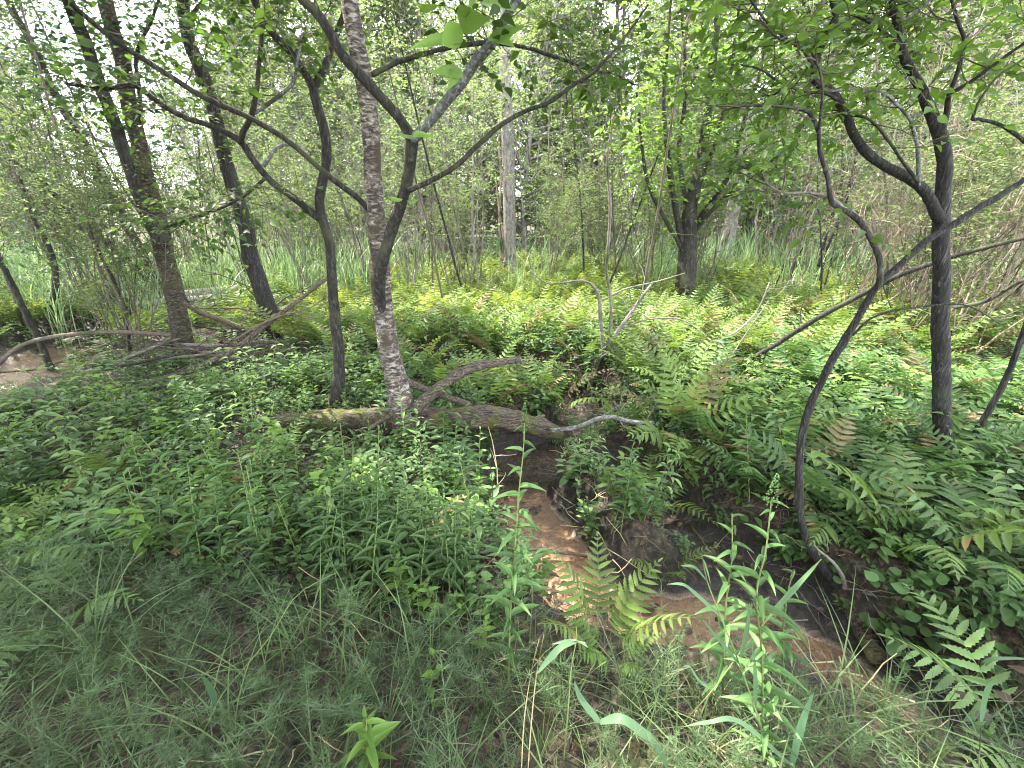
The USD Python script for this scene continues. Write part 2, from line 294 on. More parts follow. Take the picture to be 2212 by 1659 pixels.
def copy(src, loc, rz=0.0, s=1.0, label=None, group=None, tilt=(0, 0)):
    was = stage.GetPrimAtPath(src).GetCustomData(); name = src.rsplit('/', 1)[1]
    if name[-4] == '_' and name[-3:].isdigit(): name = name[:-4]
    x = UsdGeom.Xform.Define(stage, numbered('/World', name))
    place(x, loc, rz, s, tilt)
    x.GetPrim().GetReferences().AddInternalReference(src); x.GetPrim().SetInstanceable(True)
    tag(x, label or was['label'], was['category'], group or was.get('group')); return x
def place(x, loc, rz, s=1.0, tilt=(0, 0)):
    x.ClearXformOpOrder()
    for o in list(x.GetPrim().GetProperties()):
        pass
    m = Gf.Matrix4d().SetScale(float(s)) * Gf.Matrix4d().SetRotate(Gf.Rotation(Gf.Vec3d(1, 0, 0), float(math.degrees(tilt[0])))) * Gf.Matrix4d().SetRotate(Gf.Rotation(Gf.Vec3d(0, 1, 0), float(math.degrees(tilt[1])))) * Gf.Matrix4d().SetRotate(Gf.Rotation(Gf.Vec3d(0, 0, 1), float(math.degrees(rz)))) * Gf.Matrix4d().SetTranslate(Gf.Vec3d(*map(float, loc)))
    x.AddTransformOp().Set(m)
def stuff(name, label, cat, protos, pts, rz, sc, which, tilt=None):
    """One uncountable mass: a PointInstancer of the PROTOS (each a list of (mesh, material))."""
    path = numbered('/World', name); pi = UsdGeom.PointInstancer.Define(stage, path); tag(pi, label, cat, None, 'stuff')
    for i, pr in enumerate(protos):
        q = f'{path}/{"tuft" if i == 0 else f"tuft_{i:03d}"}'; UsdGeom.Xform.Define(stage, q)
        for j, (vf, mat) in enumerate(pr):
            usdkit.mesh(stage, f'{q}/{"blade" if j == 0 else f"blade_{j:03d}"}', vf, MAT[mat], smooth=True)
        pi.CreatePrototypesRel().AddTarget(q)
    n = len(pts); pts = np.asarray(pts, np.float32)
    rng = np.random.default_rng(n); tl = rng.normal(0, .12, n) if tilt is None else rng.normal(0, tilt, n)
    a, b = np.asarray(rz) / 2, tl / 2
    # rotate about x by tl, then about z by rz: q = qz * qx
    q = np.stack([np.cos(a) * np.cos(b), np.cos(a) * np.sin(b), np.sin(a) * np.sin(b), np.sin(a) * np.cos(b)], 1)
    pi.CreatePositionsAttr(Vt.Vec3fArray.FromNumpy(pts)); pi.CreateProtoIndicesAttr(Vt.IntArray.FromNumpy(np.asarray(which, np.int32)))
    pi.CreateOrientationsAttr(Vt.QuathArray([Gf.Quath(*map(float, k)) for k in q])); pi.CreateScalesAttr(Vt.Vec3fArray.FromNumpy(np.repeat(np.asarray(sc, np.float32)[:, None], 3, 1)))
    return pi

def structure(name, vf, mat, smooth=True, kind='structure', label=None):
    m = usdkit.mesh(stage, numbered('/World', name), vf, MAT.get(mat) or f'/World/Looks/{mat}', smooth=smooth); tag(m, label, None, None, kind); return m

# ------------------------------------------------------------------ the ground and the creek
def grid(xs, ys):
    X, Y = np.meshgrid(xs, ys); Z = height(X.ravel(), Y.ravel()); n, m = len(xs), len(ys)
    i = (np.arange(m - 1)[:, None] * n + np.arange(n - 1)[None]).ravel()
    return np.stack([X.ravel(), Y.ravel(), Z], 1), np.vstack([np.stack([i, i + 1, i + n + 1], 1), np.stack([i, i + n + 1, i + n], 1)])
def graded(lo, hi, fine, a, b):
    mid = np.arange(a, b, fine); out = [mid]
    s, x, left = fine, a, []
    while x > lo: s *= 1.12; x -= s; left.append(x)
    s, x, right = fine, mid[-1], []
    while x < hi: s *= 1.12; x += s; right.append(x)
    return np.concatenate([left[::-1], mid, right])
structure('ground', grid(graded(-160, 160, .045, -4.2, 4.2), graded(-60, 220, .045, 0.2, 7.0)), 'ground', label='dark forest soil and litter sloping to a small creek')
wb = MB()
for ic, (line, w) in enumerate(CREEK[:2]):
    L = smooth(np.c_[line[::4], np.zeros(len(line[::4]))], .15)[:, :2]; t = unit(np.gradient(L, axis=0)); nrm = np.stack([-t[:, 1], t[:, 0]], 1)
    rows = [np.c_[L + nrm * o, np.full(len(L), WATER + .003 * ic)] for o in np.linspace(-w - .14, w + .14, 5)]
    V = np.vstack(rows); n = len(L); F = []
    for r in range(4):
        i = np.arange(n - 1) + r * n; F += [np.stack([i, i + 1, i + n + 1], 1), np.stack([i, i + n + 1, i + n], 1)]
    wb.add(V, np.vstack(F))
tag(structure('water', wb.get(), 'water'), 'shallow clear creek water over brown sand')

# ------------------------------------------------------------------ plants made by rule
def wander(rng, p, d, L, n, bend=.25, up=.1):
    pts = [np.asarray(p, float)]; d = unit(d)
    for _ in range(n):
        d = unit(d + rng.normal(0, bend, 3) + np.array([0, 0, up])); pts.append(pts[-1] + d * L / n)
    return np.array(pts)
class Wood:
    """Collects woody tubes and leaves of one plant."""
    def __init__(self, rng): self.rng, self.w, self.P, self.D, self.N, self.L = rng, MB(), [], [], [], []
    def bough(self, p, d, L, r, n=7, bend=.22, up=.08, sides=5, taper=.25, step=None):
        pts = wander(self.rng, p, d, L, n, bend, up); self.w.add(*tube(pts, np.linspace(r, r * taper, len(pts)), sides)); return pts
    def leaf(self, p, d, nrm, L): self.P.append(p); self.D.append(d); self.N.append(nrm); self.L.append(L)
    def spray(self, p, d, L, k, leafL, r=.004, flat=.75, sides=3):
        """A leafy twig: leaves alternate along it, lying nearly flat."""
        rng = self.rng; pts = self.bough(p, d, L, r, 4, .2, -.02, sides)
        u = (np.arange(k) + .6) / k * 4; j = np.minimum(u.astype(int), 3); e = pts[j + 1] - pts[j]; q = pts[j] + e * (u - j)[:, None]; ax = unit(e)
        side = unit(np.stack([ax[:, 1], -ax[:, 0], 0 * u], 1)) * np.where(np.arange(k) % 2, 1, -1)[:, None]
        dd = unit(ax * .6 + side * (.9 + .3 * rng.random((k, 1))) + rng.normal(0, .22, (k, 3)) + [0, 0, -.25])
        nn = unit(np.array([0, 0, flat]) + rng.normal(0, .38, (k, 3)))
        self.P.extend(q); self.D.extend(dd); self.N.extend(nn); self.L.extend(leafL * rng.uniform(.65, 1.15, k))
        return pts
    def foliage(self, T, ratio):
        L = np.array(self.L); return leaves(np.array(self.P).reshape(-1, 3), np.array(self.D).reshape(-1, 3), np.array(self.N).reshape(-1, 3), L, L * ratio, T)
    def wood(self): return self.w.get()

def far_tree(seed, H, base, spread, nb, leafL, per):
    rng = np.random.default_rng(seed); w = Wood(rng)
    tr = wander(rng, (0, 0, -.2), (rng.normal(0, .05), rng.normal(0, .05), 1), H, 12, .06, .05); w.w.add(*tube(tr, np.linspace(.011 * H, .02, 13), 7))
    for i in range(nb):
        f = base + (1 - base) * (i + rng.random()) / nb; k = f * 12; j = min(int(k), 11); p = tr[j] + (tr[j + 1] - tr[j]) * (k - j)
        a = i * 2.4 + rng.normal(0, .4); L = spread * (1 - .75 * max(0, (f - base) / (1 - base)) ** 1.3) * rng.uniform(.6, 1.15)
        b = w.bough(p, (math.cos(a), math.sin(a), rng.uniform(.1, .7)), L, .006 * H * (1 - f) + .012, 6, .2, .06, 4)
        for q in range(2, 7):
            for _ in range(2):
                w.spray(b[q] + rng.normal(0, .08, 3), (math.cos(a) + rng.normal(0, .9), math.sin(a) + rng.normal(0, .9), rng.normal(.05, .35)), rng.uniform(.4, 1.0), per, leafL, .006, .5)
    return w
def thicket_shrub(seed, H, k, leafL, leafy, lean=.25):
    rng = np.random.default_rng(seed); w = Wood(rng)
    for i in range(k):
        a = rng.random() * 6.28; l = rng.random() ** .7 * lean; h = H * rng.uniform(.6, 1.05)
        st = w.bough((rng.normal(0, .1), rng.normal(0, .1), -.1), (math.cos(a) * l, math.sin(a) * l, 1), h, .0038 * H * rng.uniform(.45, 1), 11, .09, .04, 5)
        for q in range(3, 12):
            for _ in range(2 if q > 5 else 1):
                aa = rng.random() * 6.28; d = (math.cos(aa), math.sin(aa), rng.uniform(.1, 1.1))
                b = w.bough(st[q], d, rng.uniform(.3, .9) * h * .25, .004, 4, .25, .05, 3)
                if rng.random() < leafy * (q / 11 + .25):
                    for m in range(3): w.spray(b[2 + m], unit(d + rng.normal(0, .6, 3)), rng.uniform(.2, .5), 8, leafL, .003, .5)
    return w

FR = random.Random(5)
def scatter(n, x0, x1, y0, y1, rng, ok):
    x, y = rng.uniform(x0, x1, n), rng.uniform(y0, y1, n); z = height(x, y); P = np.stack([x, y, z], 1)
    px, py, t = project(P); k = ok(px, py, x, y, z) & (t > .3); return P[k]
def thin(P, gap):
    """Keeps points at least GAP apart."""
    keep, cells = [], {}
    for i, p in enumerate(P):
        c = (int(p[0] // gap), int(p[1] // gap)); near = [cells.get((c[0] + a, c[1] + b)) for a in (-1, 0, 1) for b in (-1, 0, 1)]
        if all(q is None or np.hypot(*(P[q][:2] - p[:2])) > gap for q in near): cells[c] = i; keep.append(i)
    return P[keep]
rng = np.random.default_rng(11)

# far woods: a belt of leafy trees behind the marsh
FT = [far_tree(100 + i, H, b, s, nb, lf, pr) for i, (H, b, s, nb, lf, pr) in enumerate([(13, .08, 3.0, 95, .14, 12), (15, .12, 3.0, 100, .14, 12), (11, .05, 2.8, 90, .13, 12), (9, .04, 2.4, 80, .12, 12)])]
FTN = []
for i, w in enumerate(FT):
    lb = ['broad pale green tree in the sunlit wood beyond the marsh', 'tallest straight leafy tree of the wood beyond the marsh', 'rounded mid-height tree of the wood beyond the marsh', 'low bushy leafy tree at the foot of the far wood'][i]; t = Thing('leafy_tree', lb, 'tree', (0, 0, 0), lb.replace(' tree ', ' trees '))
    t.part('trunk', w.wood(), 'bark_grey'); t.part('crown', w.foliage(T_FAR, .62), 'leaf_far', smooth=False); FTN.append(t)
ZONES = ((330, 'left of the ringed bark tree'), (570, 'between the ringed bark tree and the dark grey trunk'), (800, 'between the dark grey trunk and the birch'), (1095, 'between the birch and the vine wrapped trunk'), (1470, 'between the vine wrapped trunk and the many-stemmed tree'), (1780, 'just right of the many-stemmed tree'), (2030, 'just left of the furrowed tree'), (9e9, 'right of the furrowed tree'))
def zone(p): x = float(project(np.asarray(p))[0]); return next(z for k, z in ZONES if x < k)
def spread_copies(protos, spots, smin=.85, smax=1.15, tilt=.05, kinds=None, rngx=None):
    rngx = rngx or np.random.default_rng(len(spots)); done = set()
    for k, p in enumerate(spots):
        i = int(rngx.integers(len(protos))); rz, s, tl = rngx.random() * 6.28, rngx.uniform(smin, smax), tuple(rngx.normal(0, tilt, 2)); pr = protos[i]
        lb = f'{kinds[i]} {zone(p)}' if kinds else None
        if i not in done:
            place(pr.x, p, rz, s, tl); done.add(i)
            if lb: tag(pr.x, lb, None, 'like plants: ' + lb)
        else: copy(pr.path, p, rz, s, lb, lb and 'like plants: ' + lb, tl)
    for i, pr in enumerate(protos):
        if i not in done: place(pr.x, spots[0] + np.array([.6, .5, 0]), 1.0, 1.0)
spots = []
for y, gap, n in ((18.5, 3.0, 17), (21.5, 2.8, 18), (25, 3.0, 20), (29, 3.3, 22), (34, 3.8, 22), (41, 4.6, 22)):
    for k in range(n):
        x = (k - (n - 1) / 2) * gap + rng.normal(0, .6); yy = y + rng.normal(0, .8)
        if abs(x) > yy * 1.3 + 3: continue
        if -.95 < x / yy < -0.62: continue          # the gap at the upper left where the sky shows
        spots.append(np.array([x, yy, float(height(x, yy))]))
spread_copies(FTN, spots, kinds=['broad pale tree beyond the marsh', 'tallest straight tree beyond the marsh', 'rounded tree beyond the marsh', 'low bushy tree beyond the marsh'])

w = far_tree(140, 11, .40, 3.0, 85, .13, 12)
NT = Thing('leafy_tree', 'high crowned leafy tree of the near wood around the clearing edge', 'tree', (0, 0, 0), 'leafy trees of the near wood'); NT.part('trunk', w.wood(), 'bark_grey'); NT.part('crown', w.foliage(T_FAR, .62), 'leaf_canopy', smooth=False); place(NT.x, (-4.9, 3.4, -.1), 1.0, .8)
for x, y, sc in ((-4.5, 2.1, .8), (-3.7, .7, .75), (-7.0, 4.9, .8), (-2.2, -.9, .7), (-8.5, .8, .7), (-6.0, -2.0, .6), (-3.2, -1.6, .6), (3.5, -4.0, .6), (7.5, -2, .6)):
    copy(NT.path, np.array([x, y, float(height(x, y))]), x, sc)
# alder and willow thicket
TS = []
for i, (H, k, lf, lfy, ln) in enumerate([(5.6, 8, .075, .7, .2), (4.6, 10, .07, .6, .3), (6.6, 6, .08, .8, .16), (3.4, 10, .06, .9, .4), (5.4, 10, .06, .3, .22)]):
    w = thicket_shrub(200 + i, H, k, lf, lfy, ln)
    t = Thing('thicket_shrub', ['many-stemmed grey alder shrub in the thicket behind the ferns', 'wide willow shrub of thin grey stems in the thicket', 'tall slender alder shrub with small pale leaves in the thicket', 'low leafy willow bush at the edge of the marsh', 'nearly bare grey shrub of thin upright stems in the thicket'][i], 'shrub', (0, 0, 0), ['grey alder shrubs', 'wide willow shrubs', 'tall alder shrubs', 'low willow bushes', 'bare grey shrubs'][i] + ' of the thicket')
    t.part('stem', w.wood(), 'twig_grey' if i in (0, 1, 4) else 'twig_brown'); t.part('foliage', w.foliage(T_FAR, .5), 'leaf_willow', smooth=False); TS.append(t)
P = np.vstack([thin(scatter(900, -20, 20, 8.3, 16, rng, lambda px, py, x, y, z: (px > -250) & (px < 2460) & (np.abs(px - 1095) > 55) & (np.abs(px - 1580) > 60) & ((x / y < -.92) | (x / y > -.62) | (rng.random(len(px)) < .15))), 1.15)[:100], thin(scatter(400, -9, 9, 5.2, 8.3, rng, lambda px, py, x, y, z: (((px > -100) & (px < 330)) | ((px > 1950) & (px < 2400))) & (z > WATER + .2)), 1.2)[:16]])
gt = np.random.default_rng(230); w = thicket_shrub(231, 3.6, 11, .05, .12, .55)
t = Thing('tan_shrub', 'tangled shrub of dry tan stems in the thicket right of the furrowed tree', 'shrub', (0, 0, 0), 'tangled tan shrubs right of the furrowed tree'); t.part('stem', w.wood(), 'stem_tan'); t.part('foliage', w.foliage(T_FAR, .5), 'leaf_willow', smooth=False)
for k, (x, y) in enumerate([(5.3, 5.2), (6.4, 5.8), (7.3, 6.6), (6.0, 7.0), (8.2, 7.4), (5.7, 6.1), (6.9, 7.6), (7.8, 8.6), (5.0, 6.6)]):
    a = (np.array([x, y, float(height(x, y))]), gt.random() * 6.28, gt.uniform(.85, 1.2))
    if k == 0: place(t.x, *a, tilt=(0, .25))
    else: copy(t.path, *a, tilt=(0, gt.uniform(.1, .35)))
spread_copies(TS, P, .75, 1.15, kinds=['grey many-stemmed alder shrub', 'wide thin-stemmed willow shrub', 'tall slender alder shrub', 'low leafy willow bush', 'nearly bare grey shrub'])

# thin single saplings among the shrubs
SP = []
for i in range(3):
    w = Wood(np.random.default_rng(250 + i)); st = w.bough((0, 0, -.15), (.12 * (i - 1), .05, 1), 5.5 + .5 * i, .024, 12, .055, .05, 6, .2)
    for q in range(3, 13):
        a = q * 2.4; b = w.bough(st[q], (math.cos(a), math.sin(a), .7), .3 + .05 * (12 - q), .006, 5, .2, .05, 3)
        if q > 6: w.spray(b[3], (math.cos(a), math.sin(a), .3), .35, 6, .065, .003)
    t = Thing('thin_sapling', 'thin sapling', 'sapling', (0, 0, 0), 'thin saplings'); t.part('stem', w.wood(), ['bark_dark', 'bark_grey', 'twig_brown'][i]); t.part('foliage', w.foliage(T_FAR, .55), 'leaf_willow', smooth=False); SP.append(t)
P = thin(scatter(700, -16, 16, 6.8, 14, np.random.default_rng(77), lambda px, py, x, y, z: (px > -100) & (px < 2330) & ((px < 560) | (px > 900)) & (np.abs(px - 1095) > 45) & (np.abs(px - 1480) > 60) & (np.abs(px - 1580) > 45)), .8)[:75]
spread_copies(SP, P, .75, 1.15, .09, kinds=['thin dark sapling', 'thin grey sapling', 'thin brown sapling'])

# cattails
def blades(rng, n, H, w, spread, bend):
    m = MB()
    for _ in range(n):
        a = rng.random() * 6.28; b = np.array([rng.normal(0, spread), rng.normal(0, spread), -.03]); h = H * rng.uniform(.6, 1.05); l = rng.uniform(.02, bend)
        u = np.linspace(0, 1, 7); side = np.array([math.cos(a + 1.57), math.sin(a + 1.57), 0])
        mid = b + np.stack([math.cos(a) * l * h * u ** 2.2, math.sin(a) * l * h * u ** 2.2, h * u * (1 - .25 * l * u)], 1); ww = w * np.array([.8, 1, 1, .9, .75, .45, .03])[:, None] / 2
        V = np.vstack([mid - side * ww, mid + side * ww]); i = np.arange(6); m.add(V, np.vstack([np.stack([i, i + 1, i + 8], 1), np.stack([i, i + 8, i + 7], 1)]))
    return m.get()
rg = np.random.default_rng(31)
CT = [[(blades(rg, 18, 1.9, .02, .16, .8), 'reed'), (blades(rg, 2, 1.5, .014, .16, 1.3), 'straw')] for _ in range(4)]
P = thin(scatter(6000, -18, 18, 7.2, 17, rng, lambda px, py, x, y, z: ((y > 8.6) | ((px < 500) & (y > 7.2))) & (px > -200) & (px < 2420) & (rng.random(len(px)) < np.where(px < 620, .9, np.where(px < 1350, .3, np.where(px < 1900, .6, .2)))) & (fb(x, y, .6, 77) > -.01)), .3)
stuff('cattail_reeds', 'blue green cattail reeds of the marsh behind the trees', 'reeds', CT, P, rg.random(len(P)) * 6.28, rg.uniform(.45, .95, len(P)), rg.integers(0, 4, len(P)))

# ------------------------------------------------------------------ ferns
def frond(rng, base, az, L, rise, pairs, pin, T, w=.225, arch=1.0):
    """One arching frond: (rachis, list of pinnae)."""
    h = np.array([math.cos(az), math.sin(az), 0]); n = 9; p = np.array(base, float); pts = [p.copy()]
    for i in range(n):
        e = rise - arch * 1.15 * ((i + .5) / n) ** 1.7; p = p + (h * math.cos(e) + np.array([0, 0, math.sin(e)])) * L / n; pts.append(p.copy())
    pts = np.array(pts); S = np.array([-h[1], h[0], 0]); roll = rng.normal(0, .2)
    rach = tube(pts, np.linspace(.0026, .0008, n + 1), 4); pinnae = []
    for i in range(pairs):
        f = .34 + .66 * (i / (pairs - .4)); k = f * n; j = min(int(k), n - 1); q = pts[j] + (pts[j + 1] - pts[j]) * (k - j); ax = unit(pts[j + 1] - pts[j]); N = cross(ax, S) * -1
        if N[2] < 0: N = -N
        g = (f - .34) / .66; ln = pin * (min(1, .72 + 2.2 * g) if g < .15 else 1.05 * (1 - g) ** .75 + .10)
        for s in (-1, 1):
            S2 = S * math.cos(roll) + N * math.sin(roll) * s * 1.0
            d = unit(S2 * s * 1.0 + ax * (.22 + .55 * g) + N * rng.normal(-.06, .09) + rng.normal(0, .04, 3))
            pinnae.append(leaves([q], [d], [unit(N + rng.normal(0, .13, 3))], ln * rng.uniform(.9, 1.06), max(.012, ln * w * (1 + .5 * g)), T))
    pinnae.append(leaves([pts[-1]], [unit(pts[-1] - pts[-2])], [[0, 0, 1]], pin * .22, pin * .10, T))
    return rach, pinnae
def fern_parts(seed, nf, L, pin, T, pairs=11, arch=1.0, rise=(.75, 1.25)):
    rng = np.random.default_rng(seed); out = []
    for i in range(nf):
        a = i * 6.283 / nf + rng.normal(0, .35); out.append(frond(rng, (.03 * math.cos(a), .03 * math.sin(a), -.02), a, L * rng.uniform(.75, 1.1), rng.uniform(*rise), pairs, pin * rng.uniform(.85, 1.1), T, arch=arch))
    return out
def fern_thing(seed, label, cat_group, mat, fine, loc=(0, 0, 0), nf=6, L=.62, pin=.13, **kw):
    t = Thing('fern', label, 'fern', (0, 0, 0), cat_group)
    for r, pn in fern_parts(seed, nf, L, pin, T_PINNA if fine else T_PINNA_LOW, **kw):
        if fine:
            fp = t.part('frond', r, 'stem_green')
            for q in pn: t.part('pinna', q, mat, under=fp)
        else:
            m = MB().add(*r)
            for q in pn: m.add(*q)
            t.part('frond', m.get(), 'fern_rust' if (seed % 10 + len(stage.GetPrimAtPath(t.path).GetChildren())) % 9 == 4 else mat)
    return t
# the ones that show large, pinna by pinna
def fern_at(px, py, dz, rz, s, label, seed, mat='fern', **kw):
    g = ground(px, py); t = fern_thing(seed, label, None, mat, True, **kw); place(t.x, g - [0, 0, .03], rz, s * 1.08); return t
fern_at(1292, 1395, 0, .3, .85, 'fern with browning top fronds standing in the sandy creek bend', 301, 'fern', nf=5, L=.60, pin=.12, rise=(1.1, 1.5), arch=.55)
fern_at(1330, 1420, 0, 1.1, .55, 'small yellow green fern at the foot of the browning creek fern', 302, 'herb_bright', nf=5, L=.5, pin=.12)
fern_at(120, 1345, 0, .2, .85, 'pale wide fern among the horsetails at the left', 303, 'fern_pale', nf=6, L=.6, pin=.15, rise=(.5, 1.0))
fern_at(300, 1190, 0, 2.2, .8, 'pale green fern below the left goldenrod clump', 304, 'fern_pale', nf=6, L=.6, pin=.13)
fern_at(1960, 1180, 0, .5, 1.0, 'large bright fern arching over the right bank below the furrowed tree', 305, 'fern', nf=7, L=.7, pin=.15)
fern_at(2120, 1230, 0, 1.5, .95, 'fern with brown tipped fronds at the right edge above the ivy', 306, 'fern_dark', nf=6, L=.7, pin=.15)
fern_at(2230, 1660, 0, 2.6, .8, 'bright green fern filling the bottom right corner', 307, 'fern_pale', nf=7, L=.7, pin=.16)
fern_at(1400, 1090, 0, .9, .8, 'fern on the mud beside the white lichen branch', 308, 'fern', nf=6, L=.6, pin=.13)
fern_at(1240, 960, 0, .9, .72, 'dark fern over the right end of the fallen log', 309, 'fern_dark', nf=7, L=.6, pin=.14, rise=(.7, 1.3))
fern_at(1530, 1010, 0, .3, .8, 'broad fern right of the dead grey branch', 310, 'fern', nf=6, L=.65, pin=.15)
fern_at(1800, 1130, 0, 1.9, .8, 'fern behind the slender leaning trunk', 311, 'fern', nf=6, L=.65, pin=.14)
fern_at(560, 1150, 0, 1.0, .7, 'bright fern beside the left edge of the narrow leaved herbs', 312, 'herb_bright', nf=5, L=.6, pin=.13)
fern_at(660, 1320, 0, .4, .5, 'small grey green fern below the narrow leaved herbs', 313, 'fern_pale', nf=5, L=.5, pin=.12, rise=(.3, .8))
fern_at(1440, 1250, 0, .2, .6, 'slender fern on the mud right of the creek sand', 314, 'fern', nf=4, L=.6, pin=.12, rise=(1.0, 1.4))
# the bed of ferns
FN = [fern_thing(320 + i, 'green fern in the dense fern bed behind the creek', 'ferns of the bed behind the creek', 'fern', False, nf=6 + i % 2, L=.64, pin=.115, rise=(.95, 1.4), arch=.85) for i in range(4)]
FD = [fern_thing(340 + i, 'dark green fern on the shaded right bank', 'ferns on the shaded right bank', 'fern_dark', False, nf=7, L=.70, pin=.135, rise=(.8, 1.3), arch=.95) for i in range(3)]
def fern_zone(px, py, x, y, z):
    low = np.interp(px, [-300, 600, 720, 1250, 1500, 1720, 1850, 2300], [735, 735, 800, 930, 1050, 1130, 1220, 1240])
    return (py > 545) & (py < low) & (px > -150) & (px < 2400) & (z > WATER + .16)
P = thin(scatter(9000, -14, 14, 2.0, 14, rng, fern_zone), .23)
near = np.argsort(P[:, 1]); P = P[near]
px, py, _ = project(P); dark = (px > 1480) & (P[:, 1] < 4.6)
cand = P[~dark]; keep = cand[(project(cand)[0] > 640)][:170]
spread_copies(FN, keep, .7, 1.4, .16, kinds=['green fern behind the creek', 'arching green fern behind the creek', 'broad green fern behind the creek', 'upright green fern behind the creek'])
spread_copies(FD, P[dark][:125], .7, 1.15, .18, kinds=['dark green bank fern', 'wide dark green bank fern', 'drooping dark green bank fern'])
for k, (x, y) in enumerate([(330, 1120), (420, 1180), (530, 1080), (250, 1060), (640, 1180), (600, 1010), (160, 1120), (880, 1240), (60, 1200)]):
    copy(FN[k % 4].path, ground(x, y), k * 1.7, .62 + .05 * (k % 4), ['pale fern', 'rusty tinged fern', 'small green fern'][k % 3] + ' among the leafy herbs ' + ('left of the lone goldenrod' if x > 500 else 'of the left bank'), 'ferns among the herbs')
rest = np.array([p for p in P if not any((keep == p).all(1)) and not any((P[dark][:125] == p).all(1))])
FP = []
for i in range(6):
    m = MB()
    for r, pn in fern_parts(360 + i, 6, .62, .11, T_PINNA_LOW, pairs=10, rise=(.9, 1.4), arch=.85):
        m.add(*r)
        for q in pn: m.add(*q)
    FP.append([(m.get(), 'fern' if i < 3 else 'fern_yellow')])
fx = project(rest)[0]; yel = np.clip((rest[:, 1] - 4.6) / 2.6, 0, .95) * np.clip(1.3 - np.minimum(np.abs(fx - 1000) / 500, np.abs(fx - 1900) / 320), .12, 1)
which = np.where(rg.random(len(rest)) < yel, rg.integers(3, 6, len(rest)), rg.integers(0, 3, len(rest)))
stuff('far_ferns', 'yellow green carpet of ferns running back to the reeds', 'ferns', FP, rest, rg.random(len(rest)) * 6.28, rg.uniform(.6, 1.45, len(rest)), which, .22)

# ------------------------------------------------------------------ low herbs, horsetails, grass, litter
def herb(rng, H, k, leafL, ratio, T, stem='stem_dark', pairs=4):
    w, ax = Wood(rng), None
    for i in range(k):
        a = rng.random() * 6.28; l = rng.uniform(0, .5); h = H * rng.uniform(.6, 1.1)
        s = w.bough((rng.normal(0, .03), rng.normal(0, .03), -.02), (math.cos(a) * l, math.sin(a) * l, 1), h, .0022, 5, .12, .05, 3)
        for q in range(1, pairs + 1):
            f = .3 + .7 * q / pairs; kk = f * 5; j = min(int(kk), 4); p = s[j] + (s[j + 1] - s[j]) * (kk - j); b = rng.random() * 6.28
            for e in (0, math.pi):
                d = np.array([math.cos(b + e), math.sin(b + e), rng.uniform(-.1, .35)]); w.leaf(p + d * .008, d, unit(np.array([0, 0, 1]) + rng.normal(0, .22, 3)), leafL * (1.1 - .35 * f) * rng.uniform(.7, 1.2))
        b = rng.random() * 6.28; w.leaf(s[-1], (math.cos(b), math.sin(b), .3), unit([0, 0, 1] + rng.normal(0, .2, 3)), leafL * .6)
    return [(w.foliage(T, ratio), None), (w.wood(), stem)]
rh = np.random.default_rng(51)
HB = []
for i in range(12):
    h = herb(rh, [.22, .3, .16, .26][i % 4] * (1 if i < 8 else 1.5), 4 if i < 8 else 2, [.065, .08, .05, .08][i % 4], [.55, .3, .62, .5][i % 4], T_OVATE if i % 4 != 1 else T_LANCE)
    HB.append([(h[0][0], ['herb', 'herb_blue', 'herb', 'herb_bright'][i % 4] if i not in (7, 9) else ('herb', 'fern_pale')[i == 9]), h[1]])
def herb_zone(px, py, x, y, z):
    low = np.interp(px, [-300, 0, 500, 750, 1050, 1300, 1750, 1850, 2300], [1230, 1210, 1250, 1350, 1380, 1180, 1230, 1430, 1420])
    d = np.where((px > 1000) & (py > 880) & (px < 1800), .8, 1.0)
    return (py > 600) & (py < low) & (px > -200) & (px < 2400) & (z > WATER + np.where(px < 700, .05, .11)) & (rh.random(len(px)) < d)
def brushy(px, py):
    line = np.interp(px, [60, 173, 350, 510, 600], [925, 880, 828, 762, 715]); log = np.interp(px, [520, 740, 1000, 1200], [935, 930, 928, 950])
    return np.clip(1.25 - np.hypot((px - 430) / 330, (py - 770) / 105), 0, 1) + ((px > 60) & (px < 600) & (py > line - 10) & (py < line + 62)) * .9 + ((px > 500) & (px < 1190) & (py > log - 30) & (py < log + 75)) * .9 + ((px > -50) & (px < 560) & (py > 640) & (py < 735)) * .75
def herb_zone2(px, py, x, y, z): return herb_zone(px, py, x, y, z) & (rh.random(len(px)) > .9 * np.minimum(1, brushy(px, py)))
P = np.vstack([thin(scatter(14000, -4.5, 4.5, 1.0, 5.6, rng, herb_zone2), .085), thin(scatter(9000, -11, 6, 5.2, 9.5, rng, herb_zone2), .13)])
stuff('low_herbs', 'low leafy green herbs covering the banks and the forest floor', 'ground cover', HB, P, rh.random(len(P)) * 6.28, rh.uniform(.5, 1.4, len(P)), (np.floor(12 * np.clip(.5 + 1.3 * fb(P[:, 0], P[:, 1], 1.1, 88) + rh.normal(0, .22, len(P)), 0, .999))).astype(int))

